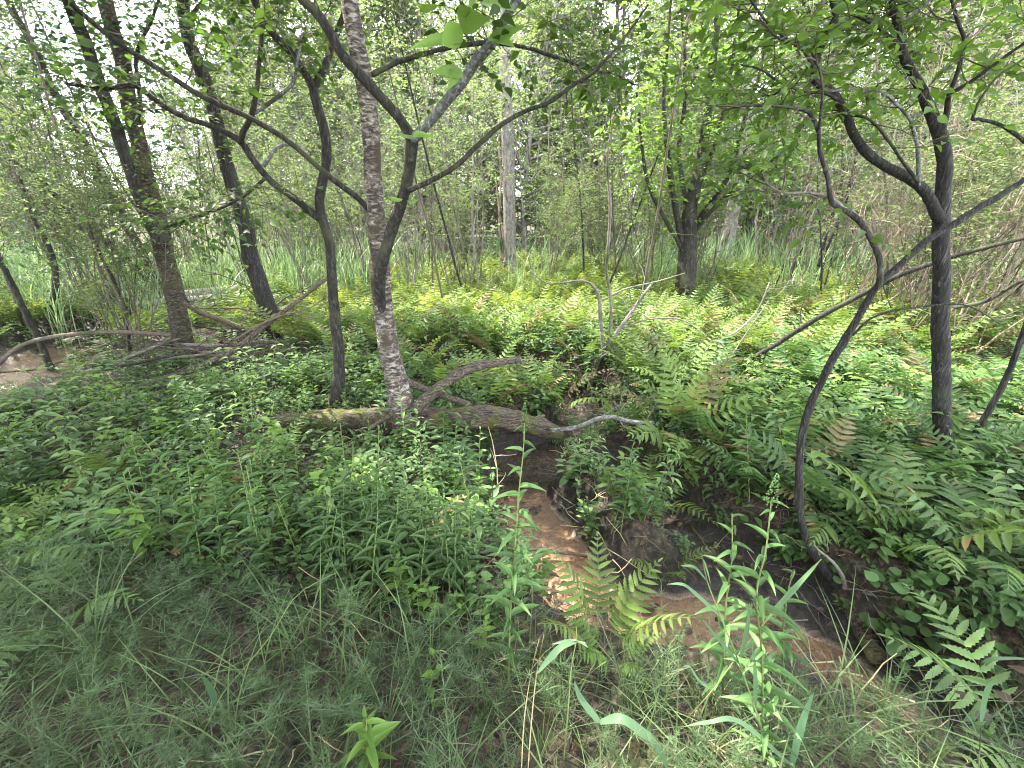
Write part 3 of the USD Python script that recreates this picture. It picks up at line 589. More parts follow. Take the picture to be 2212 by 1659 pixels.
def horsetail(rng, H):
    m = MB(); lean = rng.normal(0, .35, 2); n = 11
    def ribbon(p, q, w, sag=0.0):
        mid = (np.asarray(p) + q) / 2 + [0, 0, sag]; s = unit(cross(np.asarray(q) - p, rng.normal(0, 1, 3))) * w / 2
        m.add(np.array([p - s, p + s, mid - s, mid + s, q]), np.array([[0, 1, 3], [0, 3, 2], [2, 3, 4]]))
    for i in range(n):
        f = i / n; p = np.array([lean[0] * H * f ** 1.6, lean[1] * H * f ** 1.6, H * f]); q = np.array([lean[0] * H * (f + 1 / n) ** 1.6, lean[1] * H * (f + 1 / n) ** 1.6, H * (f + 1 / n)])
        ribbon(p, q, .0032); ribbon(p, q, .0032)
        if i > 1:
            L = H * .42 * (1.1 - f) * rng.uniform(.7, 1.1)
            for k in range(8):
                a = k * .785 + rng.normal(0, .2); e = rng.uniform(.15, .6); ribbon(q, q + np.array([math.cos(a) * math.cos(e), math.sin(a) * math.cos(e), math.sin(e)]) * L * rng.uniform(.7, 1.1), .0021, L * .05)
    return m.get()
HT = [[(horsetail(rh, H), 'horsetail')] for H in (.3, .36, .26, .4, .33, .22)]
def horse_zone(px, py, x, y, z):
    top = np.interp(px, [-400, 0, 350, 640, 760, 1180, 1300, 1480, 1800, 2000, 2300], [1170, 1190, 1240, 1300, 1330, 1420, 1470, 1450, 1540, 1500, 1500])
    return (py > top) & (z > WATER + .12) & (px > -500) & (px < 2700)
P = thin(scatter(30000, -2.8, 2.8, .25, 2.4, rng, lambda px, py, x, y, z: horse_zone(px, py, x, y, z) & (fb(x, y, 2.6, 61) + fb(x, y, 9., 62) * .6 > -.10 - .1 * (px < 700))), .05)
stuff('horsetails', 'feathery dark green horsetails carpeting the near bank', 'horsetails', HT, P, rh.random(len(P)) * 6.28, rh.uniform(.5, 1.0, len(P)), rh.integers(0, 6, len(P)), .25)
GR = [[(blades(rh, 14, H, .005, .03, 1.1), 'grass')] for H in (.28, .36, .42, .22)]
P = np.vstack([thin(scatter(1500, -2.6, 2.6, .3, 2.2, rng, horse_zone), .17), thin(scatter(5000, -10, 10, 3.4, 10, rng, lambda px, py, x, y, z: (py > 560) & (py < 930) & (px > 500) & (z > WATER + .15)), .24)])
stuff('grass_tufts', 'thin arching grass among the horsetails and ferns', 'grass', GR, P, rh.random(len(P)) * 6.28, rh.uniform(.7, 1.2, len(P)), rh.integers(0, 4, len(P)))
DL = []
for i in range(5):
    n = 7; p = np.c_[rh.normal(0, .09, (n, 2)), rh.uniform(.002, .015, n)]; d = rh.normal(0, 1, (n, 3)) * [1, 1, .25]; nn = np.array([0, 0, 1.0]) + rh.normal(0, .35, (n, 3)); L = rh.uniform(.03, .06, n)
    DL.append([(leaves(p, d, nn, L, L * .6, T_OVATE), 'dead_leaf')])
P = thin(scatter(7000, -4.5, 4.5, .4, 6.5, rng, lambda px, py, x, y, z: (px > -200) & (px < 2400) & (z > WATER + .07)), .12)
stuff('leaf_litter', 'brown fallen leaves lying on the dark soil', 'leaf litter', DL, P + [0, 0, .006], rh.random(len(P)) * 6.28, rh.uniform(.8, 1.2, len(P)), rh.integers(0, 5, len(P)), .05)

gm = np.random.default_rng(91); MS = []
for i in range(5):
    m = MB()
    for _ in range(9):
        q = wander(gm, (gm.normal(0, .07), gm.normal(0, .07), .01), (gm.normal(), gm.normal(), gm.normal(0, .25)), gm.uniform(.06, .22), 4, .2, 0); m.add(*tube(q, np.linspace(.0028, .0012, 5), 3))
    MS.append([(m.get(), ['twig_brown', 'twig_grey', 'twig_brown', 'straw', 'twig_brown'][i])])
P = thin(scatter(5000, -4, 4, .7, 6, rng, lambda px, py, x, y, z: (px > 0) & (px < 2212) & (z > WATER + .05) & (gm.random(len(px)) < np.where((px > 1150) & (px < 1850) & (py > 900), 1, .3))), .10)
stuff('twig_litter', 'small broken twigs and dead stems scattered on the mud', 'twigs', MS, P + [0, 0, .01], gm.random(len(P)) * 6.28, gm.uniform(.7, 1.3, len(P)), gm.integers(0, 5, len(P)), .1)

# ------------------------------------------------------------------ trees and wood measured in the photograph
def trace(pts, Y, dY=0.0, wob=.012, seed=0, w=None):
    """Pixel points (x, y, width) -> path with radii; depth runs from Y to Y + dY along it."""
    pts = np.asarray(pts, float); n = len(pts); out = []
    for i, (x, y, wd) in enumerate(pts):
        p = at(x, y, Y + dY * i / max(n - 1, 1)); t = (p - EYE) @ FWD; out.append([*p, wd * PXM * t / 2])
    r = np.array(out); s = smooth(r, max(.03, np.median(r[:, 3]) * 1.2))
    g = np.random.default_rng(seed); k = np.cumsum(g.normal(0, 1, (len(s), 3)), 0); k -= np.linspace(0, 1, len(s))[:, None] * k[-1]
    s[:, :3] += k * wob * .12
    return s
def limb(t, name, s, mat, sides=9, rough=.12, freq=14, seed=0, label=None, under=None):
    return t.part(name, tube(s[:, :3], s[:, 3], sides, rough, freq, seed), mat, under=under, label=label)
def leafy(t, seed, segs, n, leafL, mat, twig='twig_brown', k=7, L=(.2, .5), T=T_OVATE, ratio=.6, up=.1, name='foliage', keep=None):
    """Leafy twigs along the outer parts of the limbs SEGS: (path, from)."""
    g = np.random.default_rng(seed); w = Wood(g)
    for _ in range(n):
        s, f0 = segs[int(g.integers(len(segs)))]; i = int(len(s) * (f0 + (1 - f0) * g.random())); i = min(i, len(s) - 2); d = unit(s[i + 1, :3] - s[i, :3])
        dd = unit(d * .4 + g.normal(0, .8, 3) * [1, 1, .45] + [0, 0, up]); ln = g.uniform(*L)
        if keep is not None and not keep(s[i, :3] + dd * ln): continue
        b = w.bough(s[i, :3], dd, ln * .7, .004, 4, .2, .02, 3)
        w.spray(b[-1], unit(dd + g.normal(0, .3, 3)), ln, k, leafL, .0025); w.spray(b[2], unit(dd + g.normal(0, .6, 3)), ln * .8, k, leafL, .0025)
    t.part('twigs', w.wood(), twig, kind='stuff'); t.part(name, w.foliage(T, ratio), mat, kind='stuff')
def crown_above(t, seed, top, r0, rise, spread, nb, leafL, mat, per=12, name='crown', barkm='bark_dark'):
    """The part of a tree above the picture: stem and a crown of leafy boughs, from the point TOP upwards."""
    g = np.random.default_rng(seed); w = Wood(g); st = wander(g, top, (g.normal(0, .1), g.normal(0, .1), 1), rise, 10, .07, .06); w.w.add(*tube(st, np.linspace(r0, .012, 11), 7))
    for i in range(nb):
        f = .15 + .85 * (i + g.random()) / nb; kk = f * 10; j = min(int(kk), 9); p = st[j] + (st[j + 1] - st[j]) * (kk - j); a = i * 2.4 + g.normal(0, .4)
        b = w.bough(p, (math.cos(a), math.sin(a), g.uniform(.25, .8)), spread * (1.1 - .6 * f) * g.uniform(.7, 1.1), .014, 6, .18, .03, 4)
        for q in range(2, 7):
            for _ in range(2):
                d = (math.cos(a) + g.normal(0, .9), math.sin(a) + g.normal(0, .9), g.normal(.1, .3))
                w.spray(b[q], d, g.uniform(.35, .8), per, leafL, .004, .7)
    P = np.array(w.P); keepm = P[:, 2] > 1.75 + .36 * P[:, 1]
    for key in ('P', 'D', 'N', 'L'): setattr(w, key, list(np.array(getattr(w, key))[keepm]))
    t.part('boughs', w.wood(), barkm, kind='stuff'); t.part(name, w.foliage(T_FAR, .62), mat, smooth=False, kind='stuff')
def base_of(px, py): return ground(px, py)
def rooted(s):
    """Runs a traced trunk's foot into the ground."""
    s = s.copy(); g = float(height(s[0, 0], s[0, 1])); foot = s[0].copy(); foot[2] = min(g, foot[2]) - .12; foot[3] *= 1.25; return np.vstack([foot, s])

# the birch with its forked limb
B = base_of(880, 948); Y = B[1]
t = Thing('birch_tree', 'birch with peeling brown and cream bark and forked dark limb beside the fallen log', 'tree', B)
s = rooted(trace([(884, 948, 60), (868, 880, 53), (852, 800, 46), (836, 720, 42), (827, 640, 41), (822, 560, 40), (816, 480, 39), (808, 400, 38), (806, 330, 37), (800, 260, 38), (790, 190, 38), (772, 100, 38), (755, 0, 36), (748, -60, 35)], Y, 0, .02, 1)); top_b = s[-1]
limb(t, 'trunk', s, 'bark_birch', 18, .16, 16, 3)
f0 = trace([(832, 705, 12), (824, 655, 20), (820, 610, 25), (828, 560, 26), (848, 494, 26), (871, 427, 25), (885, 367, 25), (891, 300, 27)], Y, -.5, .006, 2)
limb(t, 'forked_limb', f0, 'bark_dark', 10, label='dark forked limb crossing in front of the birch trunk')
fl = trace([(890, 302, 24), (871, 267, 22), (838, 227, 22), (798, 187, 22), (765, 150, 22), (738, 118, 22), (694, 43, 21), (654, 0, 20), (630, -40, 20)], f0[-1, 1], -.25, .01, 3)
fr = trace([(890, 302, 24), (905, 290, 22), (925, 267, 21), (955, 230, 22), (998, 177, 22), (1028, 133, 22), (1058, 97, 22), (1088, 43, 20), (1115, 0, 19), (1130, -40, 19)], f0[-1, 1], -.3, .01, 4)
limb(t, 'branch', fl, 'bark_dark', 9); limb(t, 'branch', fr, 'bark_lichen', 9)
fc = trace([(883, 412, 12), (938, 387, 11), (991, 353, 11), (1038, 310, 11), (1088, 267, 10), (1138, 240, 9), (1188, 220, 9), (1232, 190, 8), (1285, 153, 8), (1325, 110, 6), (1355, 73, 5), (1400, 10, 4)], f0[60 if len(f0) > 60 else -1, 1], .1, .01, 5)
limb(t, 'branch', fc, 'bark_dark', 7)
b1 = trace([(803, 160, 12), (845, 137, 12), (871, 127, 11), (951, 107, 10), (1038, 95, 10), (1122, 100, 8), (1205, 122, 7), (1272, 147, 6), (1320, 156, 5), (1372, 183, 4)], Y, .4, .01, 6)
limb(t, 'branch', b1, 'bark_dark', 7)
bd = trace([(806, 462, 13), (770, 425, 12), (734, 397, 12), (694, 364, 12), (640, 317, 11), (594, 284, 11), (534, 250, 11), (444, 210, 12), (367, 163, 11), (300, 120, 11), (240, 80, 11), (187, 37, 10), (143, 0, 10), (110, -40, 9)], Y, -1.0, .008, 7)
limb(t, 'branch', bd, 'bark_dark', 8)
leafy(t, 401, [(fl, .5), (fr, .5), (b1, .4), (bd, .5)], 40, .06, 'leaf_canopy', ratio=.65)
leafy(t, 402, [(b1, .6), (fc, .6)], 18, .06, 'leaf_bright', name='pale_foliage')
crown_above(t, 403, top_b[:3], .05, 4.5, 2.4, 40, .085, 'leaf_canopy')
crown_above(t, 404, fr[-1, :3], .03, 3.0, 1.8, 24, .085, 'leaf_canopy', name='fork_crown')
# single large leaves near the lens
g = np.random.default_rng(7)
lp = []
for i, (x0, y0, x1, y1, wd) in enumerate([(1000, 88, 880, 92, 34), (1000, 62, 945, 100, 46), (1065, 68, 1142, 62, 30), (1058, 78, 1108, 92, 30), (1000, 160, 932, 150, 26), (985, 150, 972, 190, 24), (893, 292, 846, 290, 15), (893, 293, 930, 290, 14), (950, 10, 905, 20, 50), (1010, 20, 1040, -30, 60), (990, 40, 1050, 45, 50), (870, 430, 828, 427, 10), (880, 432, 912, 437, 10), (1040, 5, 1110, 10, 45)]):
    a, b = at(x0, y0, f0[-1, 1] - .28), at(x1, y1, f0[-1, 1] - .42); ln = np.linalg.norm(b - a); n = unit(cross(b - a, cross([0, -.8, .6], b - a)) + g.normal(0, .1, 3))
    t.part('leaf', leaves([a], [b - a], [n], ln, wd * PXM * ((a - EYE) @ FWD) * 1.05, T_TOOTH), 'herb_bright')

# dark S-shaped tree left of the birch
B = base_of(725, 880); Y = B[1]
t = Thing('slender_tree', 'slender dark S-shaped tree just left of the birch', 'tree', B)
s = rooted(trace([(726, 880, 30), (734, 786, 24), (730, 736, 23), (725, 686, 22), (719, 620, 21), (715, 553, 20), (712, 520, 20), (700, 484, 20), (690, 444, 20), (694, 410, 20), (704, 360, 20), (705, 307, 21), (697, 267, 20), (684, 227, 20), (677, 190, 21)], Y, 0, .01, 11))
limb(t, 'trunk', s, 'bark_dark', 11, .14, 18, 5)
a = trace([(677, 192, 19), (664, 167, 16), (627, 113, 16), (594, 77, 15), (564, 37, 15), (550, 0, 14), (545, -40, 13)], Y, -.2, .008, 12); limb(t, 'branch', a, 'bark_dark')
b = trace([(677, 192, 17), (700, 147, 15), (711, 117, 14), (728, 70, 13), (745, 20, 12), (750, -30, 11)], Y, .25, .008, 13); limb(t, 'branch', b, 'bark_dark')
c = trace([(690, 472, 17), (634, 427, 15), (584, 390, 14), (547, 347, 14), (520, 307, 14), (467, 277, 11), (400, 253, 11), (350, 227, 11), (310, 197, 10), (277, 183, 10), (233, 192, 8), (187, 188, 7), (140, 180, 5)], Y, -.6, .008, 14); limb(t, 'branch', c, 'bark_dark')
d = trace([(520, 307, 13), (527, 284, 12), (544, 247, 12), (554, 200, 10), (560, 133, 9), (565, 67, 9), (555, 0, 8), (550, -30, 8)], Y - .25, -.2, .008, 15); limb(t, 'branch', d, 'bark_dark')
e = trace([(544, 247, 9), (594, 213, 8), (634, 177, 7), (644, 127, 6), (656, 70, 5)], Y - .3, .1, .008, 16); limb(t, 'branch', e, 'bark_lichen', 7)
h = trace([(569, 360, 8), (600, 320, 7), (640, 311, 5)], Y - .25, .1, .008, 17); limb(t, 'branch', h, 'bark_lichen', 7)
h2 = trace([(574, 385, 7), (520, 430, 6), (450, 462, 6), (400, 475, 5), (355, 492, 4)], Y - .2, -.2, .008, 18); limb(t, 'branch', h2, 'bark_dark', 6)
leafy(t, 411, [(a, .2), (c, .45), (d, .3), (e, .3), (h2, .1), (h2, .1)], 95, .06, 'leaf_canopy', ratio=.62)
crown_above(t, 412, a[-1, :3], .03, 3.8, 2.0, 32, .085, 'leaf_canopy'); crown_above(t, 413, b[-1, :3], .03, 3.0, 1.5, 16, .085, 'leaf_canopy', name='back_crown')

# the leaning cluster at the left
B = base_of(398, 770); Y = B[1]
t = Thing('leaning_tree', 'twin-stemmed leaning tree with yellowish ringed bark at the left', 'tree', B)
s = rooted(trace([(398, 770, 44), (389, 703, 38), (380, 653, 37), (370, 603, 36), (354, 553, 35), (347, 500, 34), (330, 434, 32), (310, 367, 31), (297, 300, 30), (280, 234, 30), (264, 133, 29), (243, 67, 28), (230, 17, 28), (220, -40, 27)], Y, 0, .015, 21)); limb(t, 'trunk', s, 'bark_brown', 14, .14, 9, 2)
s2 = trace([(352, 535, 24), (335, 500, 25), (318, 470, 25), (300, 417, 25), (277, 350, 25), (253, 284, 25), (234, 234, 24), (213, 173, 24), (190, 103, 24), (167, 50, 24), (147, 0, 23), (132, -40, 22)], Y - .12, -.4, .015, 22); limb(t, 'trunk', s2, 'bark_dark', 12, .13, 9, 4)
b = trace([(305, 270, 8), (302, 200, 8), (295, 120, 7), (330, 40, 6), (350, -20, 5)], Y - .1, .1, .01, 23); limb(t, 'branch', b, 'bark_dark', 6)
leafy(t, 421, [(s, .5), (s2, .5), (b, .2)], 110, .075, 'leaf_teal', L=(.3, .7), ratio=.55)
crown_above(t, 422, s[-1, :3], .06, 4.0, 1.6, 16, .095, 'leaf_teal'); crown_above(t, 423, s2[-1, :3], .05, 4.0, 2.2, 26, .095, 'leaf_teal', name='second_crown')
B = base_of(372, 690); Y = B[1]
t = Thing('leaning_tree', 'thin brown tree leaning far left behind the ringed bark tree', 'tree', B)
s = rooted(trace([(372, 690, 22), (350, 636, 20), (320, 580, 19), (304, 540, 18), (277, 494, 18), (250, 437, 18), (217, 370, 18), (190, 320, 17), (157, 270, 17), (137, 233, 16), (110, 187, 16), (83, 123, 15), (60, 77, 14), (33, 33, 14), (10, -20, 13)], Y, -.5, .015, 24)); limb(t, 'trunk', s, 'bark_brown', 9, .12, 9)
q = trace([(140, 245, 8), (190, 290, 7), (240, 315, 6), (270, 325, 5)], Y - .4, .2, .01, 25); limb(t, 'branch', q, 'bark_grey', 6)
leafy(t, 424, [(s, .4)], 130, .07, 'leaf_teal', L=(.3, .8), ratio=.55); crown_above(t, 425, s[-1, :3], .04, 3.6, 1.8, 18, .095, 'leaf_teal')
B = base_of(362, 668); Y = B[1]
t = Thing('leaning_tree', 'dark low trunk leaning left over the pale fallen log', 'tree', B)
s = rooted(trace([(362, 668, 15), (334, 625, 14), (300, 585, 14), (257, 547, 15), (213, 507, 14), (167, 470, 13), (130, 434, 11), (95, 395, 9), (60, 365, 7), (20, 345, 5)], Y, -.6, .015, 26)); limb(t, 'trunk', s, 'bark_dark', 9, .12, 9)
s2 = trace([(215, 545, 7), (180, 500, 7), (150, 465, 6), (110, 440, 5), (70, 440, 4)], Y - .2, -.1, .01, 27); limb(t, 'branch', s2, 'bark_dark', 6)
leafy(t, 426, [(s, .3), (s2, .2)], 90, .065, 'leaf_teal', L=(.3, .6), ratio=.55)
# dark trunk right of the cluster
B = base_of(592, 722); Y = B[1]
t = Thing('dark_tree', 'straight dark grey trunk leaning left between ringed bark tree and S-shaped tree', 'tree', B)
s = rooted(trace([(592, 722, 46), (574, 653, 36), (554, 593, 34), (540, 553, 33), (534, 500, 32), (514, 434, 30), (494, 367, 29), (477, 300, 28), (460, 233, 27), (437, 160, 27), (410, 93, 26), (398, 33, 25), (392, -30, 24)], Y, 0, .015, 31)); limb(t, 'trunk', s, 'bark_furrow', 13, .12, 10)
q = trace([(398, 50, 9), (440, 0, 8), (470, -40, 7)], Y, .2, .01, 32); limb(t, 'branch', q, 'bark_dark', 6)
leafy(t, 431, [(s, .4), (q, .1)], 110, .07, 'leaf_canopy', L=(.3, .8), ratio=.58); crown_above(t, 432, s[-1, :3], .06, 3.5, 1.2, 8, .095, 'leaf_canopy')

# trunks standing further back
def back_tree(label, pts, mat, seed, crown=True, leafn=18, leafm='leaf_willow', name='back_tree', dY=0.0):
    B = base_of(pts[0][0], pts[0][1]); t = Thing(name, label, 'tree', B); s = rooted(trace(pts, B[1], dY, .03, seed)); limb(t, 'trunk', s, mat, 9, .12, 6, seed)
    leafy(t, seed + 1, [(s, .45)], leafn, .075, leafm, L=(.4, 1.0), ratio=.55)
    if crown and seed % 20: crown_above(t, seed + 2, s[-1, :3], .05, 4.0, 2.2, 20, .10, 'leaf_far')
    return t, s
t, s = back_tree('grey trunk wrapped in dry pale vines at the centre behind the ferns', [(1106, 606, 34), (1101, 553, 28), (1100, 434, 27), (1098, 334, 28), (1095, 234, 27), (1092, 167, 25), (1090, 80, 24), (1090, -20, 22)], 'bark_grey', 501)
for k, pts in enumerate([[(1085, 590, 6), (1080, 480, 5), (1084, 380, 5), (1078, 300, 4), (1088, 230, 4), (1094, 170, 4), (1102, 110, 3)], [(1110, 470, 4), (1090, 400, 4), (1115, 330, 3), (1105, 250, 3), (1085, 190, 3)], [(1082, 560, 7), (1090, 540, 6), (1078, 450, 4), (1070, 380, 3)]]):
    limb(t, 'vine', trace(pts, s[0, 1] - .12, 0, .01, 510 + k), 'stem_tan', 5)
back_tree('thin grey trunk left of the vine wrapped trunk', [(968, 560, 16), (965, 520, 15), (951, 400, 14), (941, 334, 13), (935, 300, 12), (915, 183, 12), (905, 100, 11), (898, -20, 10)], 'bark_grey', 520)
back_tree('short leaning grey stem just right of the birch', [(920, 560, 13), (918, 514, 12), (911, 450, 12), (901, 394, 11), (890, 300, 9), (880, 200, 7)], 'bark_grey', 530, False)
back_tree('pale grey trunk leaning right behind the leafy many-stemmed tree', [(1556, 592, 34), (1564, 553, 31), (1577, 484, 29), (1594, 400, 27), (1604, 334, 26), (1612, 240, 24), (1618, 120, 22), (1622, -20, 20)], 'bark_grey', 540)
back_tree('thin dark sapling between the vine trunk and the leafy tree', [(1433, 580, 9), (1422, 500, 9), (1412, 420, 9), (1385, 330, 9), (1366, 280, 8), (1350, 230, 7), (1345, 120, 6), (1350, -20, 5)], 'bark_dark', 550)
back_tree('thin dark double sapling behind the leaning trunk at the right', [(1765, 640, 10), (1778, 560, 9), (1800, 500, 9), (1828, 430, 8), (1845, 360, 7), (1860, 270, 6), (1880, 150, 5)], 'bark_dark', 560)
back_tree('thin upright dark sapling left of the double sapling', [(1760, 628, 8), (1775, 540, 8), (1795, 460, 7), (1815, 400, 6), (1820, 330, 5), (1815, 200, 4)], 'bark_dark', 570, False)
back_tree('dark thin stem at the far left beside the pale log', [(112, 700, 14), (115, 640, 13), (118, 590, 12), (105, 540, 10), (80, 490, 8), (60, 440, 6), (40, 380, 5)], 'bark_dark', 580, False, 26, 'leaf_teal')
back_tree('bent grey stem crossing the left pool', [(112, 800, 12), (95, 760, 13), (70, 700, 13), (45, 650, 12), (10, 585, 11), (-30, 520, 10)], 'bark_dark', 590, False, 8, 'leaf_teal')
back_tree('thin dark stem leaning over the arching branch at the left', [(283, 770, 8), (270, 700, 8), (255, 640, 7), (235, 590, 7), (215, 545, 6), (190, 480, 5)], 'bark_dark', 600, False, 6, 'leaf_teal')
for k, (lab, pts) in enumerate([('tan leaning pole stem in the thicket at the right edge, lowest of the tan stems', [(2020, 560, 14), (2045, 470, 12), (2070, 380, 10), (2100, 300, 9), (2140, 200, 8), (2175, 100, 6)]), ('tan stem leaning right behind the furrowed tree', [(1995, 570, 13), (2022, 480, 12), (2035, 380, 11), (2050, 300, 9), (2085, 200, 8), (2110, 60, 6)]), ('thin tan stem beside the right edge of the picture', [(2110, 560, 10), (2118, 470, 9), (2140, 380, 8), (2170, 300, 7), (2215, 210, 6)]), ('twin tan stem furthest right in the thicket', [(2150, 560, 12), (2160, 470, 10), (2190, 360, 9), (2230, 260, 7)])]):
    back_tree(lab, pts, 'stem_tan', 610 + 10 * k, False, 14)

# leafy many-stemmed tree, right of centre
B = base_of(1476, 668); Y = B[1]
t = Thing('many_stemmed_tree', 'bushy many-stemmed tree full of bright green leaves right of centre', 'tree', B)
s = rooted(trace([(1476, 668, 46), (1482, 600, 40), (1484, 553, 38), (1487, 500, 34), (1492, 440, 28), (1507, 384, 24), (1517, 334, 22), (1530, 230, 18), (1537, 150, 16), (1548, 60, 14), (1555, -20, 12)], Y, 0, .02, 41)); limb(t, 'trunk', s, 'bark_dark', 13, .15, 10)
segs = [(s, .4)]
for k, pts in enumerate([[(1478, 540, 16), (1462, 470, 13), (1450, 400, 12), (1438, 300, 10), (1432, 217, 8), (1440, 100, 6), (1450, -20, 5)], [(1492, 520, 14), (1510, 475, 12), (1557, 407, 10), (1581, 360, 10), (1597, 300, 9), (1617, 234, 8), (1641, 160, 7), (1660, 60, 5)],
                         [(1488, 470, 12), (1475, 400, 10), (1468, 320, 9), (1480, 220, 8), (1478, 100, 6), (1470, -20, 5)], [(1500, 500, 9), (1560, 430, 8), (1610, 395, 7), (1660, 350, 6), (1700, 320, 5), (1745, 270, 4)], [(1486, 560, 9), (1440, 480, 8), (1400, 400, 7), (1385, 300, 6), (1375, 200, 5)], [(1502, 420, 10), (1540, 330, 9), (1570, 220, 8), (1590, 100, 6), (1600, -20, 5)]]):
    q = trace(pts, Y, [-.5, .3, .6, -.7, -.3, -.2][k], .02, 42 + k); limb(t, 'stem', q, 'bark_dark', 8, .1, 10); segs.append((q, .25))
leafy(t, 441, segs, 290, .09, 'leaf_bright', L=(.25, .7), ratio=.62); crown_above(t, 442, s[-1, :3], .04, 2.5, 1.6, 14, .09, 'leaf_bright')

# furrowed tree at the right
B = base_of(2044, 1012); Y = B[1]
t = Thing('furrowed_tree', 'dark furrowed tree forking high at the right', 'tree', B)
s = rooted(trace([(2043, 1012, 38), (2038, 920, 32), (2036, 820, 31), (2036, 720, 31), (2038, 620, 30), (2038, 553, 30), (2038, 500, 30), (2041, 417, 28), (2046, 350, 27), (2038, 294, 26), (2021, 250, 23), (1994, 190, 19), (1961, 130, 17), (1948, 83, 15), (1941, 43, 15), (1928, 0, 11), (1920, -40, 10)], Y, 0, .012, 51)); limb(t, 'trunk', s, 'bark_furrow', 16, .13, 22)
a = trace([(2030, 474, 24), (2001, 420, 21), (1968, 390, 20), (1918, 364, 19), (1874, 334, 18), (1844, 294, 17), (1828, 254, 17), (1808, 213, 16), (1781, 187, 17), (1757, 178, 16), (1758, 150, 14), (1771, 110, 14), (1788, 70, 13), (1804, 40, 12), (1798, 0, 11), (1790, -40, 10)], Y, -.3, .008, 52); limb(t, 'limb', a, 'bark_furrow', 12, .1, 22)
b = trace([(1941, 45, 11), (1968, 33, 9), (2008, 0, 8), (2030, -30, 7)], Y, .1, .008, 53); limb(t, 'branch', b, 'bark_lichen')
c = trace([(2036, 280, 13), (2045, 240, 11), (2051, 200, 9), (2068, 157, 8), (2084, 93, 8), (2071, 50, 7), (2058, 0, 6), (2055, -30, 6)], Y, -.15, .008, 54); limb(t, 'branch', c, 'bark_dark', 7)
d = trace([(2051, 203, 8), (2108, 167, 7), (2158, 130, 7), (2212, 93, 6), (2260, 60, 6)], Y - .1, -.2, .008, 55); limb(t, 'branch', d, 'bark_dark', 6)
e = trace([(2100, 258, 7), (2150, 265, 7), (2190, 285, 8), (2230, 320, 9)], Y - .2, -.1, .008, 56); limb(t, 'branch', e, 'bark_dark', 6)
h = trace([(2100, 258, 7), (2112, 225, 6), (2150, 170, 5), (2215, 125, 4)], Y - .2, -.1, .008, 57); limb(t, 'branch', h, 'bark_dark', 6)
q = trace([(1985, 400, 9), (1983, 330, 8), (1968, 260, 6), (1930, 215, 6), (1890, 192, 5), (1830, 195, 4), (1760, 200, 4)], Y - .05, -.2, .008, 58); limb(t, 'branch', q, 'bark_lichen', 6)
q2 = trace([(1985, 395, 8), (1950, 350, 6), (1915, 300, 6), (1880, 262, 5), (1830, 238, 4)], Y - .1, -.1, .008, 59); limb(t, 'branch', q2, 'bark_dark', 6)
q3 = trace([(1946, 100, 9), (1910, 70, 7), (1880, 50, 6), (1840, 30, 5)], Y, -.1, .008, 60); limb(t, 'branch', q3, 'bark_dark', 6)
q4 = trace([(1758, 150, 8), (1735, 110, 7), (1690, 80, 6), (1650, 40, 5), (1615, -10, 5)], Y - .3, -.05, .008, 61); limb(t, 'branch', q4, 'bark_dark', 6)
q5 = trace([(1810, 215, 8), (1780, 200, 6), (1730, 197, 5), (1680, 175, 5), (1640, 150, 4), (1600, 140, 3)], Y - .25, -.1, .008, 62); limb(t, 'branch', q5, 'bark_dark', 6)
q6 = trace([(1768, 130, 6), (1720, 165, 5), (1690, 190, 5), (1650, 225, 4)], Y - .3, .1, .008, 63); limb(t, 'branch', q6, 'bark_dark', 6)
sk = trace([(2062, 1004, 15), (2101, 947, 13), (2141, 880, 12), (2175, 813, 12), (2198, 753, 11), (2222, 680, 10), (2250, 590, 9)], Y, -.1, .008, 64); limb(t, 'side_stem', sk, 'bark_furrow', 8)
leafy(t, 451, [(s, .8), (b, .2), (c, .4), (d, .2), (q3, .3), (q4, .3)], 80, .062, 'leaf_bright', L=(.2, .45), ratio=.6)
leafy(t, 452, [(q, .4), (q2, .4), (q5, .3), (a, .6), (q6, .3)], 38, .055, 'leaf_bright', L=(.15, .4), ratio=.58, name='lower_foliage')
crown_above(t, 453, s[-1, :3], .03, 4.0, 1.5, 24, .09, 'leaf_canopy'); crown_above(t, 454, a[-1, :3], .03, 3.4, 1.8, 22, .09, 'leaf_canopy', name='left_crown')

# slender leaning trunk at the right, rooted in a mossy stump
B = base_of(1800, 1285); Y = B[1]
t = Thing('leaning_sapling', 'slender bowed trunk leaning right from a mossy root on the creek bank', 'tree', B)
s = trace([(1850, 1330, 30), (1812, 1278, 24), (1781, 1233, 22), (1758, 1197, 19), (1741, 1157, 18), (1732, 1107, 18), (1728, 1060, 18), (1728, 1020, 18), (1734, 953, 18), (1751, 887, 18), (1784, 813, 18), (1824, 743, 18), (1861, 680, 18), (1901, 616, 17), (1941, 580, 16), (1968, 553, 16), (2008, 517, 17), (2058, 487, 17), (2124, 444, 15), (2212, 390, 14), (2300, 330, 13)], Y, .25, .014, 71); s[:, 3] *= .86 + .1 * np.sin(np.arange(len(s)) * .9) * np.cos(np.arange(len(s)) * .37); limb(t, 'trunk', rooted(s), 'bark_furrow', 11, .2, 24)
a = trace([(1899, 618, 13), (1903, 575, 12), (1891, 534, 12), (1868, 490, 12), (1834, 460, 12), (1798, 440, 11), (1788, 384, 9), (1771, 327, 9), (1768, 284, 9), (1748, 243, 8), (1708, 232, 6), (1624, 227, 5), (1560, 240, 3)], Y + .14, .1, .008, 72); limb(t, 'branch', a, 'bark_dark', 8)
b = trace([(1836, 462, 7), (1800, 428, 6), (1750, 415, 5), (1690, 415, 4), (1640, 380, 3), (1610, 350, 3)], Y + .18, .1, .008, 73); limb(t, 'branch', b, 'twig_grey', 6)
